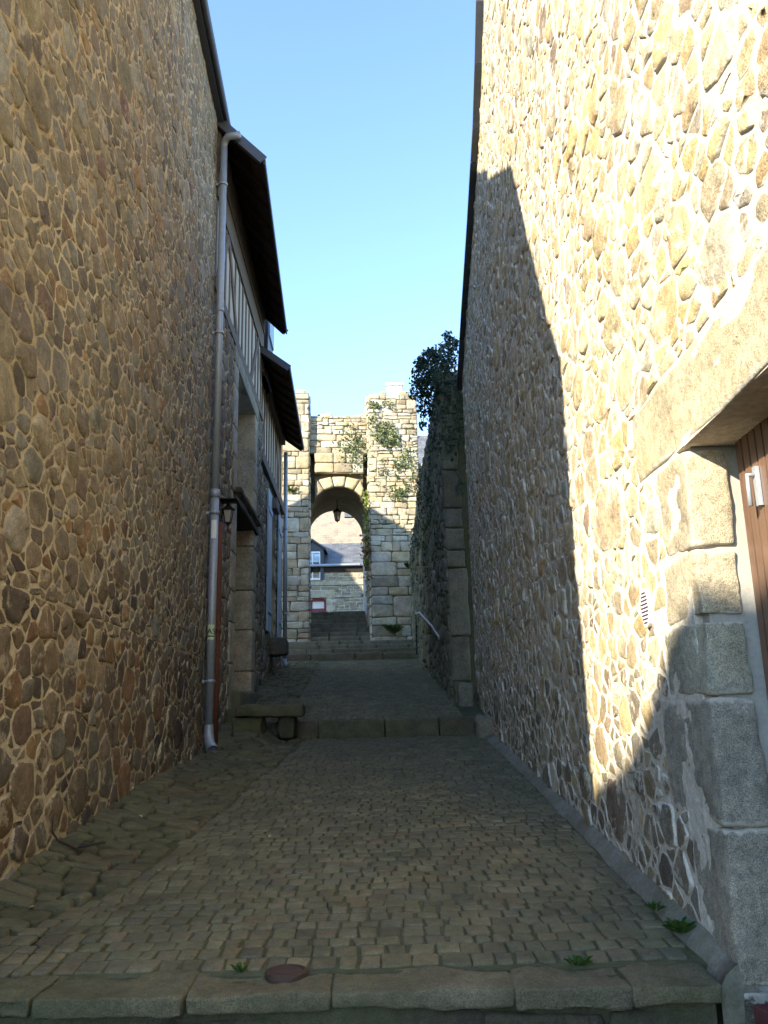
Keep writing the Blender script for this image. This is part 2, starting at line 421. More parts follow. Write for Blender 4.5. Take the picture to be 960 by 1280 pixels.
M['vent'] = mat_plain('white_plastic', (.80, .78, .76), .5, 0, .04); M['ventdark'] = mat_plain('vent_slot', (.055, .03, .055), .8)
M['capiron'] = mat_plain('cast_iron_cap', (.085, .05, .032), .7, .4, .35, 25, .5)
M['farwall'] = mat_stone('far_wall_stone', speck=.5, bstr=.5)
M['street'] = mat_stone('street_stone', base=(.09, .085, .075), speck=.5, bstr=.6, moss=.3)
M['grass'] = mat_mortar('ground_earth', (.12, .11, .07), moss=.6)

# ------------------------------------------------------------------ layout
F_STONE = Frame((-2.1, 9.55, 0), (-.055, 1, 0), (0, 0, 1), (1, .055, 0))      # left stone house, a<0 towards the camera
F_TIMB = Frame((-2.1, 9.55, 0), (-.026, 1, 0), (0, 0, 1), (1, .026, 0))       # first timber house
F_LOW = Frame((-2.3, 14.6, 0), (-.03, 1, 0), (0, 0, 1), (1, .03, 0))          # second, lower house
ang = atan2(.16, 8.3)
F_RIGHT = Frame((1.13, 3.0, 0), (sin(ang), cos(ang), 0), (0, 0, 1), (-cos(ang), sin(ang), 0))
def terr1(y): return -.87 + .07 * (y - 3.1)
def terr2(y): return -.13 + .14 * (y - 11)
def sm(t): t = max(0, min(1, t)); return t * t * (3 - 2 * t)
def gz(x, y):
    """ground height"""
    side = sm((-1.32 - x) / .35)
    lo = terr1(y) + .09 * sm((-1.5 - x) / .45) * sm((9.5 - y) / 3)
    if y < 10.99:
        return lo + side * max(0, (y - 8.8)) * .09 * sm((y - 8.8) / 2)
    hi = terr2(y)
    if y < 12.5:
        lo2 = terr1(10.99) + 2.19 * .09 + (y - 10.99) * .13
        return hi * (1 - side) + side * min(hi, lo2)
    return hi
class Ground:
    flip = False; n = Z; u = Vector((1, 0, 0)); v = Vector((0, 1, 0))
    def P(s, a, b, h=0.0): return Vector((a, b, gz(a, b) + h))
G = Ground()

# ------------------------------------------------------------------ ground and paving
mb = MB(); mb.quad((-400, -400, -1.32), (400, -400, -1.32), (400, 900, -1.32), (-400, 900, -1.32)); tag(mb.build('ground', M['grass']), kind='structure')
mb = MB()   # street at the foot of the kerb: large setts
FS = Frame((0, 0, -1.2), (1, 0, 0), (0, 1, 0), (0, 0, 1))
mb.quad((-12, -12, -1.2), (12, -12, -1.2), (12, 2.93, -1.2), (-12, 2.93, -1.2), 0)
for p, r in coursed_polys(-3, 3.5, 1.2, 2.9, .12, .16, .12, .22, .012): add_stone(mb, FS, p, .02, vary((.10, .095, .08)), 1, it=1, q=.15)
tag(mb.build('street', [M['bed'], M['sett']]), kind='structure')
# alley bed (terraces 1 and 2)
def bed_mesh(y0, y1, xl, xr, drop):
    mb = MB(); ny = int((y1 - y0) / .15); xs = [xl + (xr - xl) * i / 40 for i in range(41)]
    idx = [[mb.vert((x, y0 + (y1 - y0) * j / ny, gz(x, y0 + (y1 - y0) * j / ny + (1e-4 if j == 0 else -1e-4 if j == ny else 0)) - drop - .014 * sm((-1.33 - x) / .1) + .006 * N3((x * 6, y0 + (y1 - y0) * j / ny * 6, 0)))) for x in xs] for j in range(ny + 1)]
    sk = [mb.vert((x, y0, -1.25)) for x in xs]
    for i in range(40): mb.face((sk[i], sk[i + 1], idx[0][i + 1], idx[0][i]))
    for j in range(ny):
        for i in range(40): mb.face((idx[j][i], idx[j][i + 1], idx[j + 1][i + 1], idx[j + 1][i]), 0, True)
    return mb
SETT = [(4, (.128, .120, .092)), (3, (.119, .113, .089)), (2, (.138, .128, .097)), (1, (.111, .108, .091)), (.15, (.135, .112, .082))]
COB = [(3, (.105, .096, .068)), (2, (.125, .115, .085)), (1.5, (.085, .077, .056)), (.4, (.125, .097, .064))]
def sett_rows(mb, y0, y1, xl, xr, mat=1):
    y = y0; k = 0
    while y < y1 - .04:
        d = random.uniform(.080, .115); d = min(d, y1 - y)
        ph = random.uniform(0, 9); x = xl(y) + random.uniform(0, .05); xe = xr(y)
        while x < xe - .03:
            w = random.choice((random.uniform(.065, .088), random.uniform(.08, .11))); w = min(w, xe - x)
            w2 = lambda X: y + .03 * N3((X * 1.3, y * .8, 3)) + .010 * N3((X * 4, y * 3, 8))
            ya, yb = w2(x), w2(x + w); g = random.uniform(.002, .008); jt = lambda: random.uniform(-.007, .007)
            p = [(x + g + jt(), ya + g * .8 + jt()), (x + w - g + jt(), yb + g * .8 + jt()), (x + w - g + jt(), yb + d - g * .8 + jt()), (x + g + jt(), ya + d - g * .8 + jt())]
            c = vary(pick(SETT), .04)
            add_stone(mb, G, p, random.uniform(.002, .007), c, mat, emb=.010, it=2, q=.075, jag=.004, lowj=.7, prof=((1, 0), (.95, .7), (.84, 1)), tilt=.5)
            x += w
        y += d
mb = bed_mesh(3.13, 10.98, -2.12, 1.5, .004)
strip = lambda y: -1.30 + .03 * (y - 3) - .34 * sm((4.6 - y) / 1.5) + .05 * N3((0, y * .9, 5))
sett_rows(mb, 3.17, 10.90, strip, lambda y: 1.06 + .02 * (y - 3))
for p, r in coursed_polys(-2.12, -1.1, 3.05, 12.6, .085, .15, .10, .23, .018, j=.018, big=.25, inside=lambda a, b: a < strip(b) + .05):
    p = clip(p, 1, 0, strip(p[0][1]) + .02)
    if len(p) < 3: continue
    add_stone(mb, G, p, random.uniform(.008, .026), pick(COB), 2, emb=.03, it=2, q=.13, jag=.006, tilt=.6, rough=.35, lowj=.8)
tag(mb.build('alley_paving', [M['bed'], M['sett'], M['cobble']]), kind='structure')
mb = bed_mesh(11.22, 20.9, -2.6, 1.35, .004)
sett_rows(mb, 11.26, 20.78, lambda y: -1.35 - .035 * (y - 11), lambda y: 1.0 - .02 * (y - 11))
for p, r in rubble_polys(-2.5, -1.3, 12.3, 20.8, [(.08, .12, 160), (.055, .075, 2500), (.03, .042, 6000)], inside=lambda a, b: a < -1.40 - .035 * (b - 11), asp=.9, mortar=.012):
    add_stone(mb, G, p, random.uniform(.012, .03), pick(COB), 2, emb=.03, it=2, q=.24, jag=.008, tilt=.4)
tag(mb.build('upper_alley_paving', [M['bed'], M['sett'], M['cobble']]), kind='structure')

# front kerb
F0 = Frame((0, 0, 0), (1, 0, 0), (0, 1, 0), (0, 0, 1))
mb = MB(); x = -2.7
while x < 1.0:
    w = random.choice((random.uniform(.22, .34), random.uniform(.36, .66)))
    if x + w > .85: w = 1.05 - x
    c = vary((.135, .126, .095), .12)
    rough_block(mb, F0, x + .002, x + w - .002, 2.925 + random.uniform(-.015, .012), 3.168, -.930 + random.uniform(-.01, .01), -.868 + random.uniform(-.007, .004), .011, .014, 0, c, .03)
    x += w
x = -2.7
while x < 1.0:
    w = random.uniform(.35, .8); w = min(w, 1.04 - x)
    rough_block(mb, F0, x, x + w - .002, 2.952 + random.uniform(-.008, .008), 3.15, -1.3, -.945, .03, .02, 0, vary((.050, .046, .036), .2), .05); x += w
mb.box((-2.7, 2.965, -1.25), (1.03, 3.165, -.882), 0, (.06, .057, .04))
tag(mb.build('front_kerb', M['kerb']), kind='structure')
# step one across the alley
mb = MB(); x = -1.52
for w in (.62, .85, .7, .46):
    rough_block(mb, F0, x, x + w - .006, 10.97, 11.27, -.6, -.100 + .010 * N3((x, 0, 0)) + (x + 1.5) * .004, .025, .010, 0, vary((.11, .10, .08), .1), .05); x += w
tag(mb.build('lower_step', M['step']), kind='structure')
# cement haunch at the foot of the right wall
mb = MB(); prevr = None
for i in range(70):
    y = 2.975 + i * .118; 
    if y > 10.95: break
    P0 = F_RIGHT.P(y - 3.0, 0, 0); w = .055 + .02 * N3((0, y * 3, 1)) + .04 * sm((y - 7) / 3)
    z0 = terr1(y)
    ring = [mb.vert((P0.x - w - .02, y, z0 - .02)), mb.vert((P0.x - w + .005, y, z0 + .020 + .012 * N3((2, y * 4, 0)))), mb.vert((P0.x - w * .4, y, z0 + .045 + .012 * N3((1, y * 5, 0)))), mb.vert((P0.x + .05, y, z0 + .09))]
    if prevr:
        for k in range(3): mb.face((prevr[k + 1], prevr[k], ring[k], ring[k + 1]), 0, True)
    else:
        base = [mb.vert((P0.x - w - .02, y, -1.3)), mb.vert((P0.x + .05, y, -1.3))]; mb.face((base[0], base[1], ring[3], ring[2], ring[1], ring[0]))
    prevr = ring
tag(mb.build('cement_edge', M['haunch']), kind='structure')

# steps up to and through the gate
mb = MB()
def step_row(y0, y1, x0, x1, top, bot, slant=.0, m=0):
    x = x0
    while x < x1 - .05:
        w = random.uniform(.6, 1.1)
        if x + w > x1 - .3: w = x1 - x
        rough_block(mb, F0, x, x + w - .008, y0 + slant * x, y1 + slant * x, bot, top + random.uniform(-.006, .006), .025, .007, m, vary((.155, .143, .115), .12), .08); x += w
zs = [1.25, 1.42, 1.57, 1.72, 1.87]
for i in range(1, 5): step_row(20.75 + (i - 1) * .62, 20.75 + i * .62 + .05, -2.75, .95 - .0 * i, zs[i], zs[i] - .35, .02)
z = 1.87; y = 23.2; i = 0
while z < 2.95:
    z += .165; step_row(y, y + .47, -2.45 - .075 * (y - 23), -.42 - .085 * (y - 23), z, z - .4, .05); y += .42
tag(mb.build('gate_stairs', M['step']), kind='structure')
STAIR_TOP = z
mb = MB(); mb.prism([(-30, y + .2, STAIR_TOP - .02), (30, y + .2, STAIR_TOP - .02), (30, 90, STAIR_TOP - .02), (-30, 90, STAIR_TOP - .02)][::-1], Vector((0, 0, -.6)))
tag(mb.build('upper_ground', M['grass']), kind='structure')

# ------------------------------------------------------------------ palettes
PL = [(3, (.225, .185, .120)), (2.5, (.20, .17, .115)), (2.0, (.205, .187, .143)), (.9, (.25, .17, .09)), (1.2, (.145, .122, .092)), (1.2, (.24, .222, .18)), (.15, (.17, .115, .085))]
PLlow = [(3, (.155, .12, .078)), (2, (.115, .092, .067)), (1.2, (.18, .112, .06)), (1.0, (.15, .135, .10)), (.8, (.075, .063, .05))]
PR = [(3.2, (.46, .365, .215)), (2.4, (.43, .355, .23)), (1.6, (.46, .34, .175)), (.6, (.35, .28, .185)), (.12, (.26, .19, .13)), (1.2, (.42, .375, .285))]
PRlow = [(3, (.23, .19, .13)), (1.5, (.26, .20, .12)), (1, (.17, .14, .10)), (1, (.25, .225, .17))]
PG = [(3, (.45, .39, .27)), (2, (.42, .35, .22)), (2, (.48, .44, .34)), (1.2, (.34, .29, .20)), (.3, (.36, .27, .17))]
PGran = [(3, (.31, .295, .255)), (1, (.28, .265, .225))]

# ------------------------------------------------------------------ left stone house
sh = thing('stone_house', 'tall rubble stone house with sandy mortar filling the left side, no opening in its wall', 'house')
LP = [(2.13, 4.0), (2.44, 4.50), (2.96, 5.50), (3.46, 6.58), (5.05, 7.72)]  # unseen near end, roofline shaped so its shadow falls on the right wall
A0 = 2.13 - 9.55
def left_top(a):
    y = a + 9.55
    for (p, q) in zip(LP, LP[1:]):
        if y < q[0]: return p[1] + (y - p[0]) * (q[1] - p[1]) / (q[0] - p[0])
    return 7.72
mb = MB()
fprism(mb, F_STONE, [(A0, -1.4), (.0, -1.4), (.0, 7.72), *[(y - 9.55, z) for y, z in LP[::-1]]], 0, -.55, 0)
random.seed(21)
ZL = .62
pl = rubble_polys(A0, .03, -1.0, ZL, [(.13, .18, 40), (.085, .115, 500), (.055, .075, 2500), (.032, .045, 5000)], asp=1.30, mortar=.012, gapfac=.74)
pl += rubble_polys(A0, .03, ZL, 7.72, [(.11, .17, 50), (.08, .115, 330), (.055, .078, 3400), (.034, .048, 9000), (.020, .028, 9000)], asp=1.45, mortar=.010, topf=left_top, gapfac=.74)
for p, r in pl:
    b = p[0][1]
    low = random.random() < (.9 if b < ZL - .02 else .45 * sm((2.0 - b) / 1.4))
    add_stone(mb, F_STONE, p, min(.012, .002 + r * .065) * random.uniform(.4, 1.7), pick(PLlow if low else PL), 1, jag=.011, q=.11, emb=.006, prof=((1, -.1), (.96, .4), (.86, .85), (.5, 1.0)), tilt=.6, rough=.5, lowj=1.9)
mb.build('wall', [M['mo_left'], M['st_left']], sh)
mb = MB()   # near gable and rear walls
mb.prism([F_STONE.P(A0 + .02, -1.4, -.3), F_STONE.P(A0 + .02, 3.98, -.3), F_STONE.P(A0 + .02, 3.98, -8), F_STONE.P(A0 + .02, -1.4, -8)], F_STONE.u * .4)
mb.build('end_wall', M['farwall'], sh); mb = MB()
mb.prism([F_STONE.P(-.35, -1.4, -.5), F_STONE.P(-.35, 7.6, -.5), F_STONE.P(-.35, 13.3, -4.25), F_STONE.P(-.35, 7.6, -8), F_STONE.P(-.35, -1.4, -8)], F_STONE.u * .3)
mb.build('gable', M['farwall'], sh)
def uv_sheet(mb_pts_list, name, mat, parent, thick=.06):
    """roof sheets: list of (origin corner, along vector, slope vector); real thickness; 'st' attribute in metres for the slate courses"""
    vs = []; fs = []; st = []
    for (o, a, s) in mb_pts_list:
        o, a, s = Vector(o), Vector(a), Vector(s); n = a.cross(s).normalized()
        if n.z < 0: n = -n
        i = len(vs); q = [o, o + a, o + a + s, o + s]
        vs += q + [x - n * thick for x in q]; la, ls = a.length, s.length
        st += [(0, 0, 0), (la, 0, 0), (la, ls, 0), (0, ls, 0)] * 2
        fs += [(i, i + 1, i + 2, i + 3), (i + 7, i + 6, i + 5, i + 4), (i, i + 4, i + 5, i + 1), (i + 1, i + 5, i + 6, i + 2), (i + 2, i + 6, i + 7, i + 3), (i + 3, i + 7, i + 4, i)]
    me = bpy.data.meshes.new(name); me.from_pydata(vs, [], fs); me.materials.append(mat)
    at = me.attributes.new('st', 'FLOAT_VECTOR', 'POINT'); at.data.foreach_set('vector', [x for p in st for x in p])
    me.update(); o = bpy.data.objects.new(name, me); COL.objects.link(o)
    if parent is not None: o.parent = parent
    return o
Q5 = 5.05 - 9.55
uv_sheet([(F_STONE.P(Q5, 7.74, .12), F_STONE.P(.04, 7.74, .12) - F_STONE.P(Q5, 7.74, .12), F_STONE.P(Q5, 13.5, -4.2) - F_STONE.P(Q5, 7.74, .12)),
          (F_STONE.P(Q5, 7.6, -8.3), F_STONE.P(.04, 7.6, -8.3) - F_STONE.P(Q5, 7.6, -8.3), F_STONE.P(Q5, 13.5, -4.2) - F_STONE.P(Q5, 7.6, -8.3))] +
         [(F_STONE.P(p[0] - 9.55, p[1] + .02, -8.2), F_STONE.P(p[0] - 9.55, p[1] + .02, .03) - F_STONE.P(p[0] - 9.55, p[1] + .02, -8.2), F_STONE.P(q[0] - 9.55, q[1] + .02, .03) - F_STONE.P(p[0] - 9.55, p[1] + .02, .03)) for p, q in zip(LP, LP[1:])], 'roof', M['slate'], sh)
mb = MB(); fbox(mb, F_STONE, Q5, .03, 7.64, 7.73, .005, .085, 0)
mb.build('eave_board', M['edge'], sh)
mb = MB(); mb.tube([F_STONE.P(Q5, 7.70, .12), F_STONE.P(.06, 7.70, .12)], .045, 10); mb.build('gutter', M['edge'], sh)

# ------------------------------------------------------------------ first timber house
th = thing('timber_house', 'half timbered house on a stone ground floor with overhanging dark eave, beside the zinc downpipe', 'house')
F = F_TIMB; TL = 4.95            # length along the lane
WIN = (2.05, 3.95, 3.2, 5.02)      # window opening a0 a1 b0 b1
DOOR = (2.1, 3.9, .33, 2.98)
mb = MB()
zt = 5.32
for (a0, a1, b0, b1) in ((0.0, WIN[0], -1.2, zt), (WIN[1], TL, -1.2, zt), (WIN[0], WIN[1], WIN[3], zt), (WIN[0], WIN[1], DOOR[3], WIN[2]), (WIN[0], WIN[1], -1.2, DOOR[2])):
    fbox(mb, F, a0, a1, b0, b1, 0, -.55, 0)
random.seed(5)
def inside_t(a, b): return not (WIN[0] - .05 < a < WIN[1] + .05 and (WIN[2] < b < WIN[3] or DOOR[2] < b < DOOR[3]))
for p, r in cut_rects(rubble_polys(.03, TL, -.6, zt - .02, [(.14, .19, 60), (.09, .12, 900), (.05, .07, 3000), (.03, .04, 3500)], asp=1.15, mortar=.017, inside=inside_t), [(WIN[0] - .36, WIN[1] + .36, WIN[2] - .13, WIN[3]), (WIN[0] - .4, WIN[1] + .4, WIN[3], WIN[3] + .3), (DOOR[0] - .42, DOOR[1] + .42, DOOR[2] - .3, DOOR[3] + .15)]):
    add_stone(mb, F, p, min(.03, .008 + r * .12) * random.uniform(.6, 1.3), pick([(3, (.17, .135, .09)), (2, (.13, .105, .075)), (1.5, (.2, .18, .14)), (.7, (.16, .09, .055))]), 1, jag=.010, emb=.01)
wall_t = mb.build('stone_wall', [M['mo_left'], M['st_left']], th)
# dressed jambs, lintel and sill
def jamb_set(mb, a_edge, side, b0, b1, w=.34):
    b = b0
    while b < b1 - .05:
        h = random.uniform(.42, .75)
        if b + h > b1 - .25: h = b1 - b
        ww = w * random.uniform(.85, 1.15)
        a0, a1 = (a_edge - ww, a_edge) if side < 0 else (a_edge, a_edge + ww)
        rough_block(mb, F, a0, a1, b + .005, b + h - .005, -.40, .028, .022, .005, 0, vary((.35, .32, .265), .1), .1); b += h
for e_, s_ in ((WIN[0], -1), (WIN[1], 1)): mb = MB(); jamb_set(mb, e_, s_, WIN[2] - .1, WIN[3]); mb.build('window_jamb', M['granite'], th)
mb = MB(); rough_block(mb, F, WIN[0] - .4, WIN[1] + .4, WIN[3] + .004, WIN[3] + .3, -.45, .03, .022, .006, 0, (.24, .225, .19), .1); mb.build('window_lintel', M['granite'], th)
mb = MB(); rough_block(mb, F, WIN[0] - .1, WIN[1] + .1, WIN[2] - .13, WIN[2] - .004, -.45, .10, .022, .006, 0, (.15, .135, .11), .1); mb.build('window_sill', M['granite'], th)
for e_, s_ in ((DOOR[0], -1), (DOOR[1], 1)): mb = MB(); jamb_set(mb, e_, s_, DOOR[2] - .3, DOOR[3], .42); mb.build('door_jamb', M['granite'], th)
wf = MB()
for (a0, a1, b0, b1) in ((WIN[0], WIN[0] + .1, WIN[2], WIN[3]), (WIN[1] - .1, WIN[1], WIN[2], WIN[3]), (WIN[0] + .1, WIN[1] - .1, WIN[3] - .1, WIN[3]), (WIN[0] + .1, WIN[1] - .1, WIN[2], WIN[2] + .1), (2.96, 3.04, WIN[2] + .1, WIN[3] - .1)):
    fbox(wf, F, a0, a1, b0, b1, -.45, -.36)
wo = wf.build('window', M['blue'], th)
mb = MB(); fbox(mb, F, WIN[0] + .1, WIN[1] - .1, WIN[2] + .1, WIN[3] - .1, -.43, -.41); mb.build('pane', M['glass'], wo)
mb = MB()   # pale blue shutter folded in the reveal
for k in range(4): fbox(mb, F, WIN[1] - .055, WIN[1] - .015, WIN[2] + .04, WIN[3] - .04, -.36 + .02 * k, -.342 + .02 * k)
mb.build('shutter', M['blue'], th); mb = MB(); fbox(mb, F, WIN[0] + .012, WIN[0] + .05, WIN[2] + .04, WIN[3] - .04, -.35, -.06)
mb.build('shutter', M['blue'], th)
mb = MB(); n = 7
for k in range(n):
    w = (DOOR[1] - DOOR[0]) / n; fbox(mb, F, DOOR[0] + k * w + .004, DOOR[0] + (k + 1) * w - .004, DOOR[2], DOOR[3], -.45, -.38)
for b in (.8, 2.2): fbox(mb, F, DOOR[0] + .05, DOOR[1] - .05, b, b + .14, -.38, -.355)
do = mb.build('door', M['door_dark'], th)
mb = MB(); mb.tube([F.P(2.35, 1.35, -.36), F.P(2.35, 1.35, -.29), F.P(2.47, 1.35, -.29)], .012, 8); mb.build('handle', M['iron'], do)
mb = MB()   # weathered timber door hood / lintel
rough_block(mb, F, 1.95, 4.3, 2.96, 3.08, -.4, .07, .02, .012, 0, (.55, .55, .55), .12)
rough_block(mb, F, 1.9, 4.2, 3.085, 3.17, -.3, .12, .02, .012, 0, (.5, .5, .5), .12); mb.build('door_lintel', M['timber'], th)
# plaster panels and timber frame above
mb = MB(); fbox(mb, F, 0.02, TL, zt, 7.62, -.004, -.3); mb.build('plaster_panel', M['plaster'], th)
mb = MB()
tb = lambda p, q, w=.12, h=.06: mb.bar(F.P(p[0], p[1], h / 2 - .03), F.P(q[0], q[1], h / 2 - .03), w, h + .02, F.n)
fbox(mb, F, -.02, TL, zt - .06, zt + .10, -.1, .035); fbox(mb, F, 0, TL, 6.6, 6.98, -.1, .03); fbox(mb, F, 0, TL, 6.985, 7.6, -.1, .05)
a = .12
while a < TL:
    jx = random.uniform(-.02, .02); fbox(mb, F, a - .045 + jx, a + .045 + jx, zt + .103, 6.597, -.08, .010 + random.uniform(-.003, .003)); a += random.uniform(.34, .46)
for (p, q) in (((.15, zt + .1), (1.0, 6.6)), ((1.0, 6.6), (1.9, zt + .1)), ((3.4, zt + .1), (4.3, 6.6))):
    mb.bar(F.P(p[0], p[1], -.005), F.P(q[0], q[1], -.005), .14, .052, F.n)
mb.build('timber_frame', M['timber'], th)
# roof with deep eave
def roof_house(F, a0, a1, eave_h0, eave_h1, zeave, slope, run_back, parent, zwall, thick=.12):
    P = lambda a, h, z: F.P(a, z, h)
    e0 = P(a0, eave_h0, zeave); e1 = P(a1, eave_h1, zeave)
    b0 = P(a0, -run_back, zeave + slope * (run_back + eave_h0)); b1 = P(a1, -run_back, zeave + slope * (run_back + eave_h1))
    # outer slates
    r = uv_sheet([(e0, e1 - e0, b0 - e0), (P(a0, -2 * run_back - eave_h0, zeave), P(a1, -2 * run_back - eave_h1, zeave) - P(a0, -2 * run_back - eave_h0, zeave), b0 - P(a0, -2 * run_back - eave_h0, zeave))], 'roof', M['slate'], parent, .05)
    mb = MB(); dz = Vector((0, 0, -.055))
    k = Vector((0, 0, -thick))
    nb = 9
    for i in range(nb):      # soffit boards, running along the eave
        t0, t1 = i / nb * .42, (i + 1) / nb * .42 - .0015
        q = [e0.lerp(b0, t0) + dz, e1.lerp(b1, t0) + dz, e1.lerp(b1, t1) + dz, e0.lerp(b0, t1) + dz]
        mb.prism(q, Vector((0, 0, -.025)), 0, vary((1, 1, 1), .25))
    na = int((e1 - e0).length / .5)
    for i in range(na + 1):  # rafters under them
        t = (i + .04) / (na + .08); s = e0.lerp(e1, t) + Vector((0, 0, -.115)); q = b0.lerp(b1, t) + Vector((0, 0, -.115))
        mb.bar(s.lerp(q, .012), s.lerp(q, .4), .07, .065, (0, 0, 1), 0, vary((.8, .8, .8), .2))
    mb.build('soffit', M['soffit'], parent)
    for (e, b, d) in ((e0, b0, -1), (e1, b1, 1)):      # verge trims and eave fascia
        mb = MB()
        mb.bar(e + F.u * d * .02 + Vector((0, 0, -.05)), b + F.u * d * .02 + Vector((0, 0, -.05)), .03, .12, (0, 0, 1))
        mb.build('verge_board', M['edge_light'], parent)
    mb = MB(); mb.bar(e0 + Vector((0, 0, -.05)) + F.n * .012, e1 + Vector((0, 0, -.05)) + F.n * .012, .022, .10); mb.build('fascia', M['edge'], parent)
    return e0, e1
roof_house(F_TIMB, -.05, TL + .05, .62, .44, 7.12, 1.0, 3.4, th, 7.6)
mb = MB()
mb.prism([F.P(.0, 7.55, -.1), F.P(.0, 10.6, -3.4), F.P(.0, 7.55, -6.8), F.P(.0, -1, -6.8), F.P(.0, -1, -.5), F.P(0, 7.5, -.5)], F.u * .25)
mb.build('gable', M['farwall'], th); mb = MB()
mb.prism([F.P(TL - .25, 7.55, -.1), F.P(TL - .25, 10.6, -3.4), F.P(TL - .25, 7.55, -6.8), F.P(TL - .25, -1, -6.8), F.P(TL - .25, -1, -.5), F.P(TL - .25, 7.5, -.5)], F.u * .25)
mb.build('gable', M['farwall'], th)
mb = MB()   # doorstep blocks
rough_block(mb, F, 1.5, 2.6, -.45, .06, .0, .38, .05, .02, 0, (.085, .08, .055), .07); rough_block(mb, F, 1.95, 4.1, -.3, .32, -.35, .16, .04, .012, 0, (.12, .11, .09), .08)
mb.build('doorstep', M['cobble'], th)

# ------------------------------------------------------------------ second lower house
lh = thing('low_timber_house', 'lower half timbered house with pale blue shutters and dark eave, just before the stone gate', 'house')
F = F_LOW; LL = 4.5
W2 = (1.95, 3.35, 1.55, 4.35)
mb = MB()
for (a0, a1, b0, b1) in ((0.0, W2[0], -.6, 4.6), (W2[1], LL, -.6, 4.6), (W2[0], W2[1], W2[3], 4.6), (W2[0], W2[1], -.6, W2[2])): fbox(mb, F, a0, a1, b0, b1, 0, -.5, 0)
for p, r in rubble_polys(.02, LL, -.2, 4.58, [(.14, .18, 50), (.09, .12, 700), (.05, .07, 2200), (.03, .04, 2500)], asp=1.15, mortar=.017, inside=lambda a, b: not (W2[0] - .06 < a < W2[1] + .06 and W2[2] - .06 < b < W2[3] + .06)):
    add_stone(mb, F, p, min(.03, .008 + r * .12), pick([(3, (.16, .13, .09)), (2, (.13, .105, .075)), (1, (.2, .18, .14))]), 1, jag=.008, emb=.01)
mb.build('stone_wall', [M['mo_left'], M['st_left']], lh)
mb = MB(); fbox(mb, F, W2[0], W2[1], W2[2], W2[3], -.2, -.16); fbox(mb, F, W2[0] + .6, W2[0] + .7, W2[2], W2[3], -.158, -.11); wo = mb.build('window', M['blue'], lh)
mb = MB(); fbox(mb, F, W2[0] + .08, W2[0] + .55, W2[2] + .1, W2[3] - .1, -.157, -.15); fbox(mb, F, W2[0] + .78, W2[1] - .08, W2[2] + .1, W2[3] - .1, -.157, -.15); mb.build('pane', M['glass'], wo)
for (a0, a1) in ((W2[0] - .66, W2[0] - .02), (W2[1] + .02, W2[1] + .66)):
    mb = MB()
    for k in range(4): fbox(mb, F, a0 + k * .16, a0 + k * .16 + .154, W2[2], W2[3], .035, .065)
    for b in (1.9, 3.9): fbox(mb, F, a0 + .02, a1 - .02, b, b + .1, .066, .085)
    mb.build('shutter', M['blue'], lh)
mb = MB(); fbox(mb, F, .01, LL, 4.6, 6.8, -.01, -.3); mb.build('plaster_panel', M['plaster'], lh)
mb = MB(); fbox(mb, F, -.01, LL, 4.56, 4.76, -.1, .09); fbox(mb, F, 0, LL, 6.3, 6.55, -.1, .09); a = .1
while a < LL:
    fbox(mb, F, a - .04, a + .04, 4.763, 6.297, -.08, .012); a += .42
mb.bar(F.P(.4, 4.78, -.01), F.P(1.3, 6.28, -.01), .10, .05, F.n); mb.bar(F.P(3.9, 4.78, -.01), F.P(3.1, 6.28, -.01), .10, .05, F.n)
fbox(mb, F, 1.9, 2.5, 4.1, 4.32, .05, .16)
mb.build('timber_frame', M['timber'], lh)
roof_house(F_LOW, -.35, LL - .05, .60, .52, 6.24, .75, 3.2, lh, 6.6)
mb = MB(); mb.prism([F.P(LL - .3, 6.5, -.1), F.P(LL - .3, 8.8, -3.2), F.P(LL - .3, 6.5, -6.4), F.P(LL - .3, -1, -6.4), F.P(LL - .3, -1, -.1)], F.u * .25); mb.build('gable', M['farwall'], lh)
# wall dormer: slate cheek, small roof, chip of chimney stack
mb = MB(); fbox(mb, F, .25, 1.15, 6.3, 8.85, .13, -1.8); dm = mb.build('dormer', M['edge'], lh)
mb = MB(); fbox(mb, F, .33, 1.07, 7.2, 8.6, .133, .16); mb.build('window', M['blue'], dm)
mb = MB(); mb.prism([F.P(.15, 8.84, .22), F.P(.15, 8.95, .22), F.P(.15, 9.25, -2.2), F.P(.15, 9.05, -2.2)], F.u * 1.1); mb.build('roof', M['edge'], dm)
mb = MB(); rough_block(mb, F, .3, .75, 8.98, 9.28, -.2, .18, .03, .01, 0, (1.3, 1.5, 1.6), .1); mb.build('ridge_tile', M['brick'], dm)

# stone ledge jutting from the low house
mb = MB(); rough_block(mb, F, 2.1, 2.75, 1.14, 1.47, .0, .34, .03, .03, 0, (.11, .10, .085), .08)
tag(mb.build('stone_ledge', M['granite']), 'dark rough stone ledge jutting from the low house below its blue shutters', 'ledge')

# ------------------------------------------------------------------ downpipes, rusty pipe, lantern, bench
dp = thing('downpipe', 'tall zinc downpipe with a yellow sticker at the end of the left stone wall', 'downpipe', 'zinc downpipes')
px, py = -2.0, 9.5
mb = MB(); mb.tube([(px, py, gz(px, py) + .28), (px, py, 2.55)], .049, 14); mb.tube([(px, py, 2.55), (px, py, 7.28)], .046, 14)
mb.tube([(px, py, 2.5), (px, py, 2.6)], .055, 14); mb.tube([(px, py, 4.9), (px, py, 4.96)], .052, 14); mb.build('pipe', M['zinc'], dp)
mb = MB(); mb.tube([(px, py, 7.27), (px, py - .01, 7.30), (px + .02, py - .04, 7.345), (px + .06, py - .08, 7.37), (px + .13, py - .10, 7.37), (px + .18, py - .10, 7.375), (px + .22, py - .09, 7.40)], .046, 12); mb.build('elbow', M['zinc'], dp)
gp = gz(px, py)
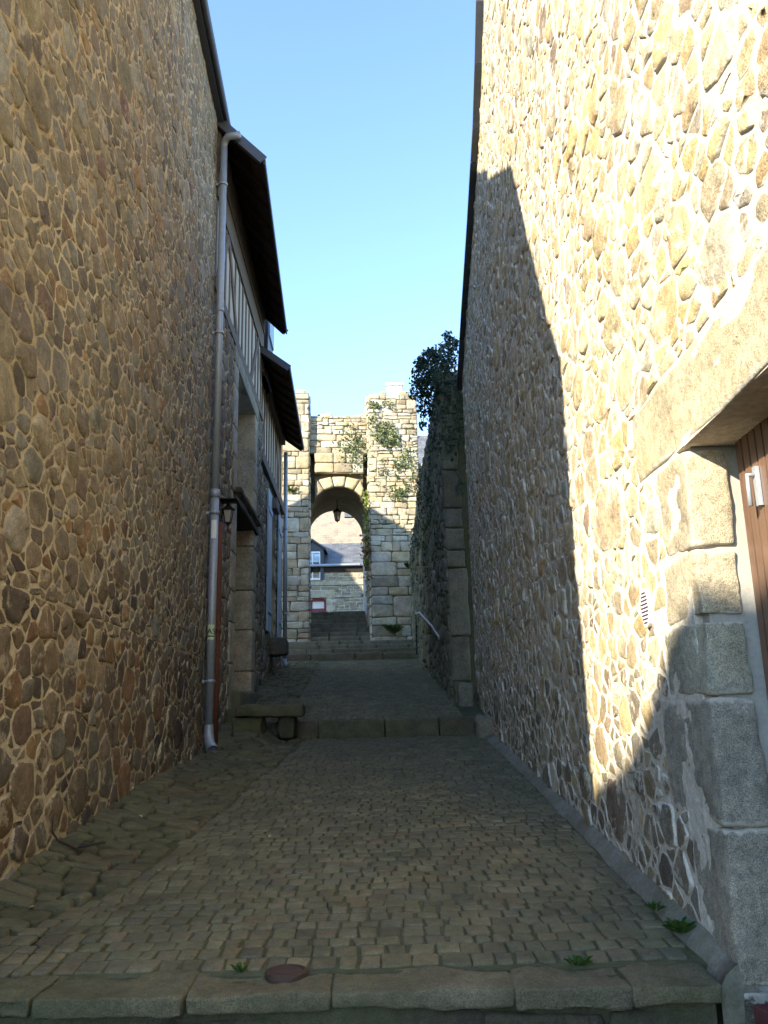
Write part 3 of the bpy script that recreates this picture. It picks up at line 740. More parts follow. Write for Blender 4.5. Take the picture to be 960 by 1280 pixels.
mb = MB(); mb.tube([(px, py, gp + .30), (px, py, gp + .2), (px + .02, py - .03, gp + .1), (px + .07, py - .12, gp + .03)], [.052, .056, .058, .062], 14, cap=False); mb.build('shoe', M['zinc'], dp)
for z in (.35, 2.3, 4.6, 6.7):
    mb = MB(); mb.tube([(px, py, z), (px, py, z + .035)], .06, 14); mb.bar((px - .02, py, z + .018), (px - .12, py, z + .018), .03, .03); mb.build('bracket', M['zinc'], dp)
mb = MB(); R = .0525
for k in range(8):
    t0, t1 = -2.3 + k * .2, -2.3 + (k + 1) * .2
    mb.quad(*[(px + R * cos(t), py + R * sin(t), z) for t, z in ((t0, .83), (t1, .83), (t1, 1.0), (t0, 1.0))])
stk = mb.build('sticker', M['label'], dp)
def text_mesh(txt, size, name, mat, parent, mw):
    c = bpy.data.curves.new('t', 'FONT'); c.body = txt; c.size = size; c.align_x = 'CENTER'; c.extrude = .0006
    t = bpy.data.objects.new('t', c); COL.objects.link(t); dg = bpy.context.evaluated_depsgraph_get()
    me = bpy.data.meshes.new_from_object(t.evaluated_get(dg)); bpy.data.objects.remove(t); bpy.data.curves.remove(c)
    me.name = name; me.transform(mw); me.materials.clear(); me.materials.append(mat)
    o = bpy.data.objects.new(name, me); COL.objects.link(o); o.parent = parent; return o
from mathutils import Matrix
text_mesh('AS', .085, 'lettering', M['ink'], stk, Matrix.Translation((px + .012, py - .0535, .895)) @ Matrix.Rotation(radians(12), 4, 'Z') @ Matrix.Rotation(pi / 2, 4, 'X'))
mb = MB(); mb.bar((px - .03, py - .054, .868), (px + .04, py - .05, .868), .003, .012); mb.build('sticker_line', M['ink'], stk)
mb = MB()
for k in range(6):
    t0, t1 = -2.0 + k * .2, -2.0 + (k + 1) * .2; r2 = .0505 
    mb.quad(*[(px + (R + .001) * cos(t), py + (R + .001) * sin(t), z) for t, z in ((t0, 2.0), (t1, 2.0), (t1, 2.22), (t0, 2.22))])
mb.build('worn_patch', M['white'], dp)

dp2 = thing('downpipe', 'thin zinc downpipe at the far corner of the low timber house, beside the gate', 'downpipe', 'zinc downpipes')
qx, qy = -2.33, 19.05; g2 = gz(qx, qy)
mb = MB(); mb.tube([(qx, qy, g2 + .2), (qx, qy, 6.1)], .05, 12); mb.build('pipe', M['zinc'], dp2)
mb = MB(); mb.tube([(qx, qy, g2 + .22), (qx, qy, g2 + .1), (qx + .08, qy - .1, g2 + .03)], [.05, .055, .06], 12); mb.build('shoe', M['zinc'], dp2)
for z in (2.2, 4.2): mb = MB(); mb.tube([(qx, qy, z), (qx, qy, z + .04)], .058, 12); mb.bar((qx, qy, z + .02), (qx - .15, qy, z + .02), .03, .03); mb.build('bracket', M['zinc'], dp2)

mb = MB(); rx, ry = -2.015, 9.88
pts = [(rx, ry, gz(rx, ry) - .02), (rx + .004, ry, .7), (rx - .003, ry, 1.6), (rx, ry, 2.28)]
mb.tube(pts, .043, 10); mb.tube([(rx, ry, .95), (rx, ry, 1.02)], .05, 10)
tag(mb.build('rusty_pipe', M['rust']), 'rust brown iron pipe standing upright just behind the zinc downpipe', 'pipe')

def lantern(name, label, c, s, hang, group=None):
    t = thing(name, label, 'lantern', group); c = Vector(c); n = 6 if hang else 4
    ring = lambda z, r: [c + Vector((r * cos(2 * pi * (k + .5) / n), r * sin(2 * pi * (k + .5) / n), z)) for k in range(n)]
    bot, top = ring(-.19 * s, .085 * s), ring(.13 * s, .15 * s)
    mb = MB()
    for k in range(n):
        l = (k + 1) % n
        mb.bar(bot[k], top[k], .018 * s, .018 * s, (0.1, .2, 1) if abs((top[k] - bot[k]).normalized().z) < .99 else (1, 0, 0)); mb.bar(top[k], top[l], .022 * s, .022 * s); mb.bar(bot[k], bot[l], .02 * s, .02 * s)
    mb.tube([c + Vector((0, 0, -.2 * s)), c + Vector((0, 0, -.27 * s))], [.05 * s, .008 * s], 8)
    mb.build('frame', M['iron'], t)
    mb = MB(); b2, t2 = ring(-.18 * s, .078 * s), ring(.12 * s, .142 * s)
    for k in range(n): l = (k + 1) % n; mb.quad(b2[k], b2[l], t2[l], t2[k])
    mb.build('glass', M['glass_lamp'], t)
    mb = MB(); mb.tube([c + Vector((0, 0, .13 * s)), c + Vector((0, 0, .16 * s)), c + Vector((0, 0, .25 * s)), c + Vector((0, 0, .29 * s))], [.18 * s, .17 * s, .05 * s, .02 * s], n); mb.build('cap', M['iron'], t)
    return t
lw = lantern('wall_lantern', 'black iron wall lantern under its bracket near the dark door of the timber house', F_TIMB.P(.85, 2.50, .11), .52, False)
mb = MB(); fr = F_TIMB
mb.bar(fr.P(.85, 2.67, .0), fr.P(.85, 2.67, .2), .02, .025); mb.tube([fr.P(.85, 2.4, .0), fr.P(.85, 2.5, .03), fr.P(.85, 2.6, .06), fr.P(.85, 2.67, .12)], .009, 6); mb.tube([fr.P(.85, 2.63, .12), fr.P(.85, 2.67, .12)], .01, 6)
fbox(mb, fr, .72, .98, 2.685, 2.70, .0, .24); mb.build('bracket', M['iron'], lw)

bn = thing('stone_bench', 'low mossy stone slab bench beside the first step at the left', 'bench')
FB = Frame((-1.9, 10.55, 0), (1, .05, 0), (0, 1, 0), (0, 0, 1)); gb = gz(-1.75, 10.6)
mb = MB(); rough_block(mb, FB, .02, .82, -.12, .34, gb + .15, gb + .29, .022, .026, 0, (.10, .093, .07), .04); mb.build('slab', M['cobble'], bn)
mb = MB(); rough_block(mb, FB, -.02, .34, -.06, .33, gb - .1, gb + .155, .022, .03, 0, (.09, .083, .06), .05); mb.build('support', M['cobble'], bn)
mb = MB(); rough_block(mb, FB, .55, .72, .0, .3, gb - .1, gb + .155, .022, .03, 0, (.075, .07, .055), .05); mb.build('support', M['cobble'], bn)

# ------------------------------------------------------------------ right stone house
rh = thing('stone_house', 'sunlit rubble stone house with pale mortar and a wooden garage door on the right side', 'house')
F = F_RIGHT
VER = [(-1.9, 13.6), (2.5, 11.0), (3.6, 9.0), (4.49, 7.52), (4.93, 7.10), (5.47, 6.68), (6.69, 6.19), (8.34, 5.63), (9.80, 5.06)]
def right_top(a):
    for (p, q) in zip(VER, VER[1:]):
        if p[0] <= a <= q[0]: return p[1] + (q[1] - p[1]) * (a - p[0]) / (q[0] - p[0])
    return VER[0][1] if a < VER[0][0] else VER[-1][1]
RD = (-1.9, -.03, -1.3, .94)    # garage door opening
mb = MB(); END = 9.55
top = [(max(a, RD[1]), right_top(max(a, RD[1]))) for a, b in VER if a >= RD[1] and a < END] + [(END, right_top(END))]
fprism(mb, F, [(.06, -1.4), (END, -1.4), (END, .943), (.06, .943)], 0, -.55, 0)
fprism(mb, F, [(RD[1], .9435), (END, .9435)] + [(END, right_top(END))] + [q for q in top[::-1][1:]] + [(RD[1], right_top(RD[1]))], 0, -.55, 0)
fprism(mb, F, [(-1.9, .94), (RD[1], .94), (RD[1], right_top(RD[1])), (-1.9, right_top(-1.9))], 0, -.55, 0)
fbox(mb, F, -4.5, -1.9, -1.4, 12.2, 0, -.55, 0)
random.seed(33)
QU = [(.02, .30, .56, .93), (.02, .35, .30, .55), (.02, .43, .03, .29), (.02, .52, -.40, .02), (.02, .33, -.90, -.41), (.02, .36, -1.38, -.91)]   # quoin stones a0 a1 b0 b1
LIN = (-2.2, .56, .945, 1.27)
def inside_r(a, b):
    if b < .96 and a < .02: return False
    for q in QU:
        if q[0] - .1 < a < q[1] - .03 and q[2] - .02 < b < q[3] + .02: return False
    if LIN[0] < a < LIN[1] - .02 and LIN[2] - .03 < b < LIN[3] - .02: return False
    if (a - .60) ** 2 + (b - .41) ** 2 < .11 ** 2: return False
    return True
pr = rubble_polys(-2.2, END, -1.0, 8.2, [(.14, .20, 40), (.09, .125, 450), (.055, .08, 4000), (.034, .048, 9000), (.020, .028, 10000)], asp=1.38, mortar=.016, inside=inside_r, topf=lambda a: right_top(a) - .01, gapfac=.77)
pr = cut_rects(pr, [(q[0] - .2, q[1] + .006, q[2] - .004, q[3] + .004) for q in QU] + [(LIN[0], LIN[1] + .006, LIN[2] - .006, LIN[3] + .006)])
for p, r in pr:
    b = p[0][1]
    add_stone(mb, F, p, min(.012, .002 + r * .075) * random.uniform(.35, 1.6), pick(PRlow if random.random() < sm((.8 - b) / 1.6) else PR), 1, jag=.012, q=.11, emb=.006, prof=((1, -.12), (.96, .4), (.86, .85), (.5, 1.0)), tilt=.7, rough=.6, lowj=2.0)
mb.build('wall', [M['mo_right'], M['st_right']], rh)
for (a0, a1, b0, b1) in QU:
    mb = MB(); rough_block(mb, F, a0 - .05, a1, b0 + .004, b1 - .004, -.15, .004, .014, .012, 0, (vary((.37, .34, .275), .06) if b0 > .25 else pick(PGran) if b0 > -1 else (.11, .10, .085)), .022, joint=True); mb.build('jamb_stone', M['granite_jamb'], rh)  # upper two tinted warmer and paler: sunlight on them put into the colour
mb = MB(); rough_block(mb, F, LIN[0], LIN[1], LIN[2], LIN[3], -.36, .006, .012, .016, 0, (.40, .362, .285), .03, joint=True); mb.build('door_lintel', M['granite_jamb'], rh)
mb = MB(); fbox(mb, F, -.012, .059, -1.38, .940, -.03, -.34); mb.build('render_reveal', M['render'], rh)
gd = MB(); a = -1.9; k = 0
while a < -.06:
    w = .058; fbox(gd, F, a, a + w - .012, -1.15, 1.0, -.23, -.18); fbox(gd, F, a + w - .012, a + w, -1.15, 1.0, -.23, -.195); a += w
gdo = gd.build('garage_door', M['varnish'], rh)
mb = MB(); mb.bar(F.P(-.215, .80, -.172), F.P(-.215, .66, -.172), .022, .016, F.n); mb.tube([F.P(-.215, .77, -.17), F.P(-.215, .77, -.14), F.P(-.215, .66, -.14)], .009, 8); mb.build('handle', M['zinc'], gdo)
mb = MB()   # round louvre vent
C0 = F.P(.60, .41, 0); nseg = 20
c1 = [F.P(.60 + .06 * cos(2 * pi * k / nseg), .41 + .085 * sin(2 * pi * k / nseg), .0) for k in range(nseg)]
mb.prism(c1, F.n * .02, 0)
for k in range(9):
    b = .41 - .064 + k * .016; w = .05 * sqrt(max(0, 1 - ((b - .41) / .075) ** 2))
    if w > .01: fbox(mb, F, .60 - w, .60 + w, b - .0032, b + .0032, .0205, .0225, 1)
mb.build('vent', [M['vent'], M['ventdark']], rh)
mb = MB()   # verge: slate edge along the gable
pv = [(a, b) for a, b in VER]
for (p, q) in zip(pv, pv[1:]):
    n = max(1, int((q[0] - p[0]) / .32))
    for i in range(n):
        t0, t1 = i / n, (i + 1) / n - .012
        A = (p[0] + (q[0] - p[0]) * t0, p[1] + (q[1] - p[1]) * t0); B = (p[0] + (q[0] - p[0]) * t1, p[1] + (q[1] - p[1]) * t1)
        up = random.uniform(0, .008)
        mb.prism([F.P(A[0], A[1] - .02, .085), F.P(B[0], B[1] - .02, .085), F.P(B[0], B[1] + .05 + up, .085), F.P(A[0], A[1] + .05, .085)], -F.n * .14, 0, vary((1, 1, 1), .35))
mb.build('verge', M['edge'], rh)
sheets = []
for (p, q) in zip(VER, VER[1:]): sheets.append((F.P(p[0], p[1] + .03, -.05), -F.n * 8, F.P(q[0], q[1] + .03, -.05) - F.P(p[0], p[1] + .03, -.05)))
uv_sheet(sheets, 'roof', M['slate'], rh, .03)
mb = MB(); mb.prism([F.P(END - .4, -1.4, -.55), F.P(END - .4, 5.1, -.55), F.P(END - .4, 5.1, -8), F.P(END - .4, -1.4, -8)], F.u * .38); mb.build('rear_wall', M['farwall'], rh)
# loose bricks by the garage threshold
for i, (bx_, by_, bz, rz) in enumerate(((1.20, 2.80, -.925, .2), (1.29, 2.72, -1.0, .5), (1.37, 2.56, -1.09, 1.0))):
    Fb = Frame((bx_, by_, bz), (cos(rz), sin(rz), 0), (-sin(rz), cos(rz), 0), (0, 0, 1)); mb = MB()
    rough_block(mb, Fb, -.10, .10, -.05, .05, -.03, .03, .012, .008, 0, vary((.8, .8, .8), .3), .04)
    tag(mb.build('broken_brick', M['brick']), ('worn red brick at the foot of the right jamb, closest to the kerb end', 'second worn red brick below the jamb, middle of the three', 'lowest worn red brick at the bottom right corner')[i], 'brick', 'bricks by the right threshold')
mb = MB(); rough_block(mb, F0, 1.08, 1.9, 2.62, 2.95, -1.35, -.97, .05, .02, 0, (.13, .12, .10), .06); rough_block(mb, F0, 1.12, 2.3, 2.0, 2.6, -1.35, -1.12, .05, .02, 0, (.15, .14, .12), .06)
tag(mb.build('threshold_stones', M['kerb']), kind='structure')

# ------------------------------------------------------------------ leaves
def leaf(mb, p, n, s, col, asp=.62):
    n = n.normalized(); q = Vector((random.gauss(0, 1), random.gauss(0, 1), random.gauss(0, 1) - .6)); d = (q - n * q.dot(n)).normalized(); w = n.cross(d) * s * asp * .5
    a = mb.vert(p - d * s * .5, col); b = mb.vert(p + w + n * s * .10 - d * s * .06, col); c = mb.vert(p + d * s * .5 - n * s * .06, col); e = mb.vert(p - w + n * s * .10 - d * s * .06, col)
    mb.face((a, b, c)); mb.face((a, c, e))
def rv(): 
    v = Vector((random.gauss(0, 1), random.gauss(0, 1), random.gauss(0, 1))); return v.normalized()
def creeper(name, label, mat, pts_fn, n, size, spread, parent=None):
    """climbing plant: stems plus leaves; pts_fn() gives (point, normal)"""
    t = thing(name, label, 'climbing plant')
    mb = MB()
    for _ in range(n):
        p, nr = pts_fn(); k = random.uniform(.55, 1.5); leaf(mb, p + nr * random.uniform(.01, spread), (nr + rv() * .8), size * random.uniform(.6, 1.35), (k, k * random.uniform(.9, 1.05), k * random.uniform(.7, 1.1)))
    mb.build('foliage', mat, t); return t

# ------------------------------------------------------------------ retaining wall with ivy on the right, beyond the house
rw = thing('retaining_wall', 'dark mossy stone wall overgrown with ivy running from the right house to the gate', 'wall')
random.seed(12)
FE = Frame((.97, 12.72, 0), (1, .0, 0), (-.012, 0, 1), (0, -1, 0))
FW = Frame((.97, 12.72, 0), (-.024, 1, 0), (0, 0, 1), (-1, -.024, 0))
def wt(a): return 5.35 - max(0, a - 1) * .06 - sm((a - 5) / 5) * .55
mb = MB()
fprism(mb, FW, [(0, -.4), (10.3, -.4), (10.3, 4.2), (8, 4.6), (5, 5.1), (1, 5.35), (0, 5.35)], 0, -.5, 0)
for p, r in rubble_polys(.0, 10.2, 0, 5.35, [(.16, .2, 60), (.10, .13, 900), (.06, .08, 2500), (.035, .045, 2500)], asp=1.2, mortar=.016, topf=wt):
    add_stone(mb, FW, p, min(.05, .012 + r * .2), pick([(2, (.21, .185, .13)), (2, (.16, .14, .10)), (1, (.24, .22, .17))]), 1, jag=.01, emb=.012, tilt=.4)
mb.build('wall_face', [M['mo_ivywall'], M['st_ivywall']], rw)
mb = MB(); b = -.1
ws = [.5, .68, 1.05, .28, .36, .32, .62, .5, .45, .52, .4, .38]
for i, h in enumerate(ws):
    if b + h > 5.4: h = 5.4 - b
    rough_block(mb, FE, .0 + random.uniform(-.02, .03), .30 + random.uniform(-.02, .015), b + .006, b + h - .006, -.4, .03 + random.uniform(-.02, .03), .03, .012, 0, vary((.19, .175, .14) if i < 6 else (.13, .12, .095), .2), .07)
    b += h
    if b >= 5.38: break
mb.build('end_pier', M['step'], rw)
mb = MB(); Gs = Frame((1.08, 12.35, 0), (1, 0, 0), (0, 0, 1), (0, -1, 0)); rough_block(mb, Gs, -.06, .17, -.1, .36, -.13, .13, .06, .02, 0, (.21, .2, .17), .05)
tag(mb.build('guard_stone', M['granite']), 'short pale granite guard stone at the corner foot of the right wall', 'guard stone', 'guard stones by the right wall')
mb = MB(); Gs = Frame((1.19, 10.72, 0), (1, 0, 0), (0, 0, 1), (0, -1, 0)); rough_block(mb, Gs, -.10, .13, -.45, -.09, -.28, .22, .07, .03, 0, (.22, .21, .18), .05)
tag(mb.build('guard_stone', M['granite']), 'rough pale granite boulder at the right end of the first step', 'guard stone', 'guard stones by the right wall')
# slot between pier and right house is left open; bush on top
def bush(name, label, clusters, n, size, mat, stems):
    t = thing(name, label, 'shrub'); mb = MB()
    tw = sum(c[3] ** 2 for c in clusters)
    for (x, y, z, r) in clusters:
        for _ in range(int(n * r * r / tw)):
            v = rv(); k = r * random.uniform(.25, 1.0) ** .6 * (1 + .35 * N3(v + Vector((x, y, z)), 2.2))
            p = Vector((x, y, z)) + Vector((v.x * k, v.y * k, v.z * k))
            c = random.uniform(.5, 1.6); leaf(mb, p, rv() + Vector((0, 0, .5)), size * random.uniform(.6, 1.3), (c, c, c * random.uniform(.8, 1.2)), .5)
    mb.build('foliage', mat, t)
    mb = MB()
    for s in stems: mb.tube(s, [.02, .012, .006][:len(s)] if len(s) == 3 else .012, 6)
    mb.build('stem', M['bark'], t); return t
random.seed(77)
bush('overhanging_shrub', 'dark leafy shrub spilling over the top of the ivy wall against the sky', [(.95, 12.9, 5.55, .33), (.72, 12.9, 5.42, .25), (1.10, 12.95, 5.80, .24), (.62, 12.85, 5.12, .20), (.80, 12.75, 5.15, .24), (.72, 12.8, 4.80, .17), (1.22, 13.0, 6.02, .15), (1.14, 12.9, 6.14, .09), (.84, 12.9, 5.75, .18), (.66, 12.85, 5.62, .12), (.66, 12.8, 4.52, .08)],
     2700, .075, M['leafdark'], [[(1.05, 12.95, 5.2), (.9, 12.9, 5.5), (.66, 12.85, 5.55)], [(1.1, 12.95, 5.2), (1.15, 12.95, 5.7), (1.14, 12.9, 6.15)], [(.95, 12.9, 5.3), (.75, 12.8, 5.1), (.66, 12.8, 4.5)]])
def ivy_pts():
    while True:
        a = random.uniform(0, 10); b = random.uniform(.3, wt(a) + .1)
        if N3((a * .9, b * .9, 2)) + .35 * N3((a * 4, b * 4, 1)) + (b - 3.6) * .16 > .12: return FW.P(a, b, .02), FW.n
creeper('wall_ivy', 'dark ivy clinging in patches to the shaded retaining wall', M['leafdark'], ivy_pts, 1700, .065, .08)
def ivy_pts2():
    while True:
        a = random.uniform(-.02, .4); b = random.uniform(3.3, 5.5)
        if random.random() < (b - 3.0) / 2 + N3((a * 5, b * 2, 4)): return FE.P(a, b, .03), FE.n
creeper('pier_ivy', 'dark ivy hanging down the front of the pier below the shrub', M['leafdark'], ivy_pts2, 420, .065, .12)
hr = thing('handrail', 'thin grey iron handrail leading down the foot of the ivy wall', 'handrail')
mb = MB(); rail = [(.72, 20.3, 2.30), (.74, 18.5, 2.12), (.84, 15.5, 1.52), (.89, 14.2, 1.20), (.88, 13.9, 1.16)]
mb.tube(rail, .022, 8); mb.build('rail', M['zinc'], hr)
for (x, y, z) in ((.74, 18.5, 2.12), (.85, 15.2, 1.44), (.89, 14.1, 1.18)): mb = MB(); mb.tube([(x, y, z), (x + .12, y, z - .03)], .014, 6); mb.build('bracket', M['iron'], hr)
mb = MB(); mb.tube([(.72, 20.3, 2.30), (.72, 20.3, 1.3)], .018, 6); mb.build('post', M['iron'], hr)

# ------------------------------------------------------------------ the gate
gt = thing('town_gate', 'ruined sunlit stone town gate with a round arch between two pillars', 'gate')
random.seed(101)
gr = radians(5.5)
FGo = Vector((-1.27, 23.0, 0))
FG = Frame(FGo, (cos(gr), sin(gr), 0), (0, 0, 1), (sin(gr), -cos(gr), 0))      # a to the right, h towards the camera
OL, OR = -.86, .865        # opening
SPR, CR = 5.5, 6.36       # springing, crown
def gate_face(mb, F, polys, hb, pal=PG, lo=.015, hi=.05):
    for p, r in polys: add_stone(mb, Off(F, hb), p, random.uniform(lo, hi), pick(pal), 1, it=2, q=.09, jag=.010, emb=.02, prof=((1, .1), (.97, .7), (.88, .95), (.5, 1)), tilt=.25)
class Off:
    def __init__(s, F, h): s.F = F; s.h = h; s.flip = F.flip; s.n = F.n; s.u = F.u; s.v = F.v
    def P(s, a, b, h=0.0): return s.F.P(a, b, h + s.h)
# right pillar
mb = MB(); D = 1.6
fbox(mb, FG, OR, 2.32, 1.2, 9.12, 0, -D, 0)
gate_face(mb, FG, coursed_polys(OR, 2.32, 1.5, 4.4, .22, .42, .35, .75, .014, big=.3), 0)
gate_face(mb, FG, coursed_polys(OR, 2.32, 4.4, 9.12, .10, .21, .13, .42, .012, j=.022, big=.3), 0)
FGr = Frame(FG.P(OR, 0, 0), -FG.n, (0, 0, 1), -FG.u)
gate_face(mb, FGr, coursed_polys(0, D, 1.5, 9.1, .16, .3, .3, .6, .02), 0)
for k in range(26): rough_block(mb, FG, *(lambda a: (a, a + random.uniform(.12, .3)))(random.uniform(OR, 2.0)), 9.05, 9.14 + random.uniform(0, .14), *(lambda h: (h - .25, h))(random.uniform(-.9, .02)), .03, .02, 1, pick(PG), .08)
pil = mb.build('pillar', [M['mo_gate'], M['st_gate']], gt); pil['label'] = 'taller right pillar with ivy'
# wall right of the pillar
mb = MB(); fbox(mb, FG, 2.325, 4.6, 1.2, 7.0, -.1, -D, 0)
gate_face(mb, FG, coursed_polys(2.325, 4.6, 1.5, 7.05, .10, .19, .13, .40, .012, j=.022, big=.3), -.1)
mb.build('side_wall', [M['mo_gate'], M['st_gate']], gt)
# left pillar
mb = MB(); fbox(mb, FG, -1.62, OL, 1.0, 9.15, 0, -D, 0); fbox(mb, FG, -3.4, -1.625, 1.0, 9.3, -.05, -D, 0)
gate_face(mb, FG, coursed_polys(-1.62, OL, 1.3, 9.1, .14, .30, .2, .6, .014, j=.02, big=.25), 0)
FGl = Frame(FG.P(OL, 0, 0), -FG.n, (0, 0, 1), FG.u)
gate_face(mb, FGl, coursed_polys(0, D, 1.3, 9.1, .16, .32, .3, .6, .018), 0)
for k in range(14): rough_block(mb, FG, *(lambda a: (a, a + random.uniform(.12, .3)))(random.uniform(-1.6, OL - .25)), 9.05, 9.18 + random.uniform(0, .14), *(lambda h: (h - .25, h))(random.uniform(-.9, .02)), .03, .02, 1, pick(PG), .08)
mb.build('pillar', [M['mo_gate'], M['st_gate']], gt)
# curtain wall between the pillars above the arch, set back, with slots left and right
CB = -.22; SL = .15
mb = MB(); a0, a1 = OL + SL, OR - SL
def arch_pts(r, cx, zc, t0, t1, n): return [(cx + r * cos(t0 + (t1 - t0) * k / n), zc + r * sin(t0 + (t1 - t0) * k / n)) for k in range(n + 1)]
AC = (OL + OR) / 2; AR = (OR - OL) / 2
arch = arch_pts(AR, AC, SPR, pi, 0, 20)
for (p, q) in zip(arch, arch[1:]):      # vault: front spandrel, soffit and rear face
    fprism(mb, FG, [p, q, (q[0], 6.6), (p[0], 6.6)], CB - (.02 if a0 < (p[0] + q[0]) / 2 < a1 else .5), -3.2, 0)
fbox(mb, FG, OL, OR, 6.6, 7.35, CB - .5, -3.2, 0)
fbox(mb, FG, OL, OR, 7.35, 8.52, CB, -1.3, 0)
fbox(mb, FG, a0, a1, 6.74, 7.349, CB + .08, CB - .51, 0); fbox(mb, FG, a0, a1, 6.6, 6.74, CB - .10, CB - .51, 0)
gate_face(mb, FG, coursed_polys(OL, OR, 7.95, 8.52, .07, .15, .15, .4, .012, big=.1), CB, lo=.01, hi=.06)
gate_face(mb, FG, coursed_polys(OL, OR, 7.35, 7.95, .14, .26, .3, .8, .012), CB)
gate_face(mb, FG, coursed_polys(a0, a1, 6.75, 7.35, .28, .36, .3, .6, .012), CB + .08)
for k in range(22): rough_block(mb, FG, *(lambda a: (a, a + random.uniform(.12, .35)))(random.uniform(OL, OR - .3)), 8.45, 8.55 + random.uniform(0, .1), *(lambda h: (h - .3, h))(random.uniform(-.9, CB + .03)), .03, .02, 1, pick(PG), .08)
mb.build('curtain_wall', [M['mo_gate'], M['st_gate']], gt)
mb = MB()   # voussoirs
nv = 9
for k in range(nv):
    t0 = pi - (k + .03) * pi / nv; t1 = pi - (k + .97) * pi / nv; r0, r1 = AR + .002, AR + .36
    P = []
    for t, r in ((t0, r0), (t0, r1), (t1, r1), (t1, r0)):
        x = AC + r * cos(t); zz = SPR + r * sin(t); P.append((max(a0, min(a1, x)), min(zz, 6.66)))
    if abs(area(P)) > .012: add_stone(mb, Off(FG, CB), P[::-1], .05, pick(PG), 0, it=2, q=.08, jag=.004, emb=.05)
mb.build('arch_ring', M['st_gate'], gt)
# passage side walls behind the pillars
mb = MB(); fbox(mb, FG, OL - .5, OL, 1.5, 6.5, -D, -3.2, 0); fbox(mb, FG, OR, OR + .5, 1.5, 6.5, -D, -3.2, 0)
mb.build('passage_wall', M['st_ivywall'], gt)
al = lantern('hanging_lantern', 'small iron lantern hanging in the shadow of the gate arch', FG.P(.0, 5.86, -1.75), .82, True)
mb = MB(); mb.tube([FG.P(.0, 6.02, -1.75), FG.P(.0, 6.4, -1.75)], .012, 6); mb.build('chain', M['iron'], al)
# creepers on the gate
def gp1():
    while True:
        b = random.uniform(5.9, 8.9); c = 1.35 + (8.0 - b) * .28; a = random.gauss(c, .30)
        if OR < a < 2.3 and N3((a * 2.5, b * 1.6, 6)) + .5 * N3((a * 7, b * 6, 2)) > -.05: return FG.P(a, b, .04), FG.n
creeper('gate_ivy', 'green ivy climbing the right pillar of the gate', M['leafivy'], gp1, 1100, .075, .12)
def gp2():
    b = random.gauss(7.5, .35); a = random.gauss(.45, .25); return FG.P(min(a, OR + .1), b, CB + .06), FG.n
creeper('hanging_weed', 'grey green tuft hanging from the wall above the gate arch', M['leafivy'], gp2, 380, .08, .16)
def gp3():
    b = random.uniform(3.9, 6.2); a = OR - .03 + random.uniform(-.08, .03); return FG.P(a, b, random.uniform(-.3, .05)), (FG.n - FG.u).normalized()
creeper('jamb_creeper', 'bright yellow green creeper on the inner edge of the right gate pillar', M['leafyel'], gp3, 260, .10, .12)
def gp4():
    b = random.gauss(4.35, .35); a = OR - .06 + random.gauss(0, .06); return FG.P(a, b, random.uniform(-.25, .05)), (FG.n - FG.u).normalized()
creeper('withered_creeper', 'brown withered creeper clump beside the right gate pillar, below the green leaves', mat_leaf('dry_leaf', (.20, .11, .045)), gp4, 160, .11, .14)
def gp5():
    b = random.uniform(3.0, 9.1); a = random.uniform(-1.6, OL)
    return FG.P(a, b, .03), FG.n
def tuft(name, label, c, n, s, h, mat, spread=.12):
    mb = MB(); c = Vector(c)
    for _ in range(n):
        t = random.uniform(0, 2 * pi); r = random.uniform(.2, 1) * spread; p0 = c + Vector((cos(t) * r * .25, sin(t) * r * .25, 0)); p1 = c + Vector((cos(t) * r, sin(t) * r, h * random.uniform(.4, 1))); w = Vector((-sin(t), cos(t), 0)) * s * .5
        k = random.uniform(.6, 1.4); m_ = p0.lerp(p1, .6) + Vector((0, 0, h * .25)); cc = (k, k, k * .8)
        ids = [mb.vert(p0, cc), mb.vert(m_ + w, cc), mb.vert(p1, cc), mb.vert(m_ - w, cc)]; mb.face(ids[:3]); mb.face((ids[0], ids[2], ids[3]))
    return tag(mb.build(name, mat), label, 'plant')
tuft('fern', 'green fern clump growing at the foot of the right gate pillar', FG.P(1.45, 2.1, .12), 110, .018, .26, M['leafivy'], .36)
tuft('weed_tuft', 'small fern sprouting from a joint halfway up the right gate pillar', FG.P(1.95, 3.9, .06), 26, .05, .2, M['leafmoss'], .2)
tuft('weed_tuft', 'weed growing on the left gate pillar beside the arch top', FG.P(-1.4, 6.1, .06), 26, .05, .2, M['leafyel'], .25)
tuft('weed_tuft', 'larger green weed by the cement edge near the right jamb', (1.07, 3.38, terr1(3.4) + .02), 46, .018, .05, M['leafmoss'], .085)
tuft('weed_tuft', 'smaller green weed just behind the larger one at the cement edge', (1.055, 3.62, terr1(3.6) + .03), 22, .014, .04, M['leafmoss'], .05)
tuft('weed_tuft', 'weed in the joint of the front kerb at the right', (.63, 3.15, -.87), 20, .016, .04, M['leafmoss'], .06)
tuft('weed_tuft', 'weed in the joint of the front kerb left of the iron cap', (-.53, 3.16, -.87), 14, .014, .035, M['leafmoss'], .045)
mb = MB()
mb.tube([(-1.70, 4.78, gz(-1.7, 4.8) + .02), (-1.80, 4.75, gz(-1.8, 4.75) + .05), (-1.83, 4.74, gz(-1.83, 4.74) + .09), (-1.835, 4.74, gz(-1.83, 4.74) + .25)], .006, 6)
for k in range(7): t = random.uniform(-1.2, 2.2); mb.tube([(-1.70, 4.78, gz(-1.7, 4.8) + .03), (-1.70 + .15 * cos(t), 4.78 + .12 * sin(t), gz(-1.7, 4.8) + .05)], .003, 5)
tag(mb.build('dead_weed', M['deadstem']), 'thin dark dead plant stem on the mossy cobbles at the left', 'plant')
mb = MB(); cz = -.862
for k, (r0, r1, h) in enumerate(((.0, .072, .012), (.076, .098, .016))):
    pass
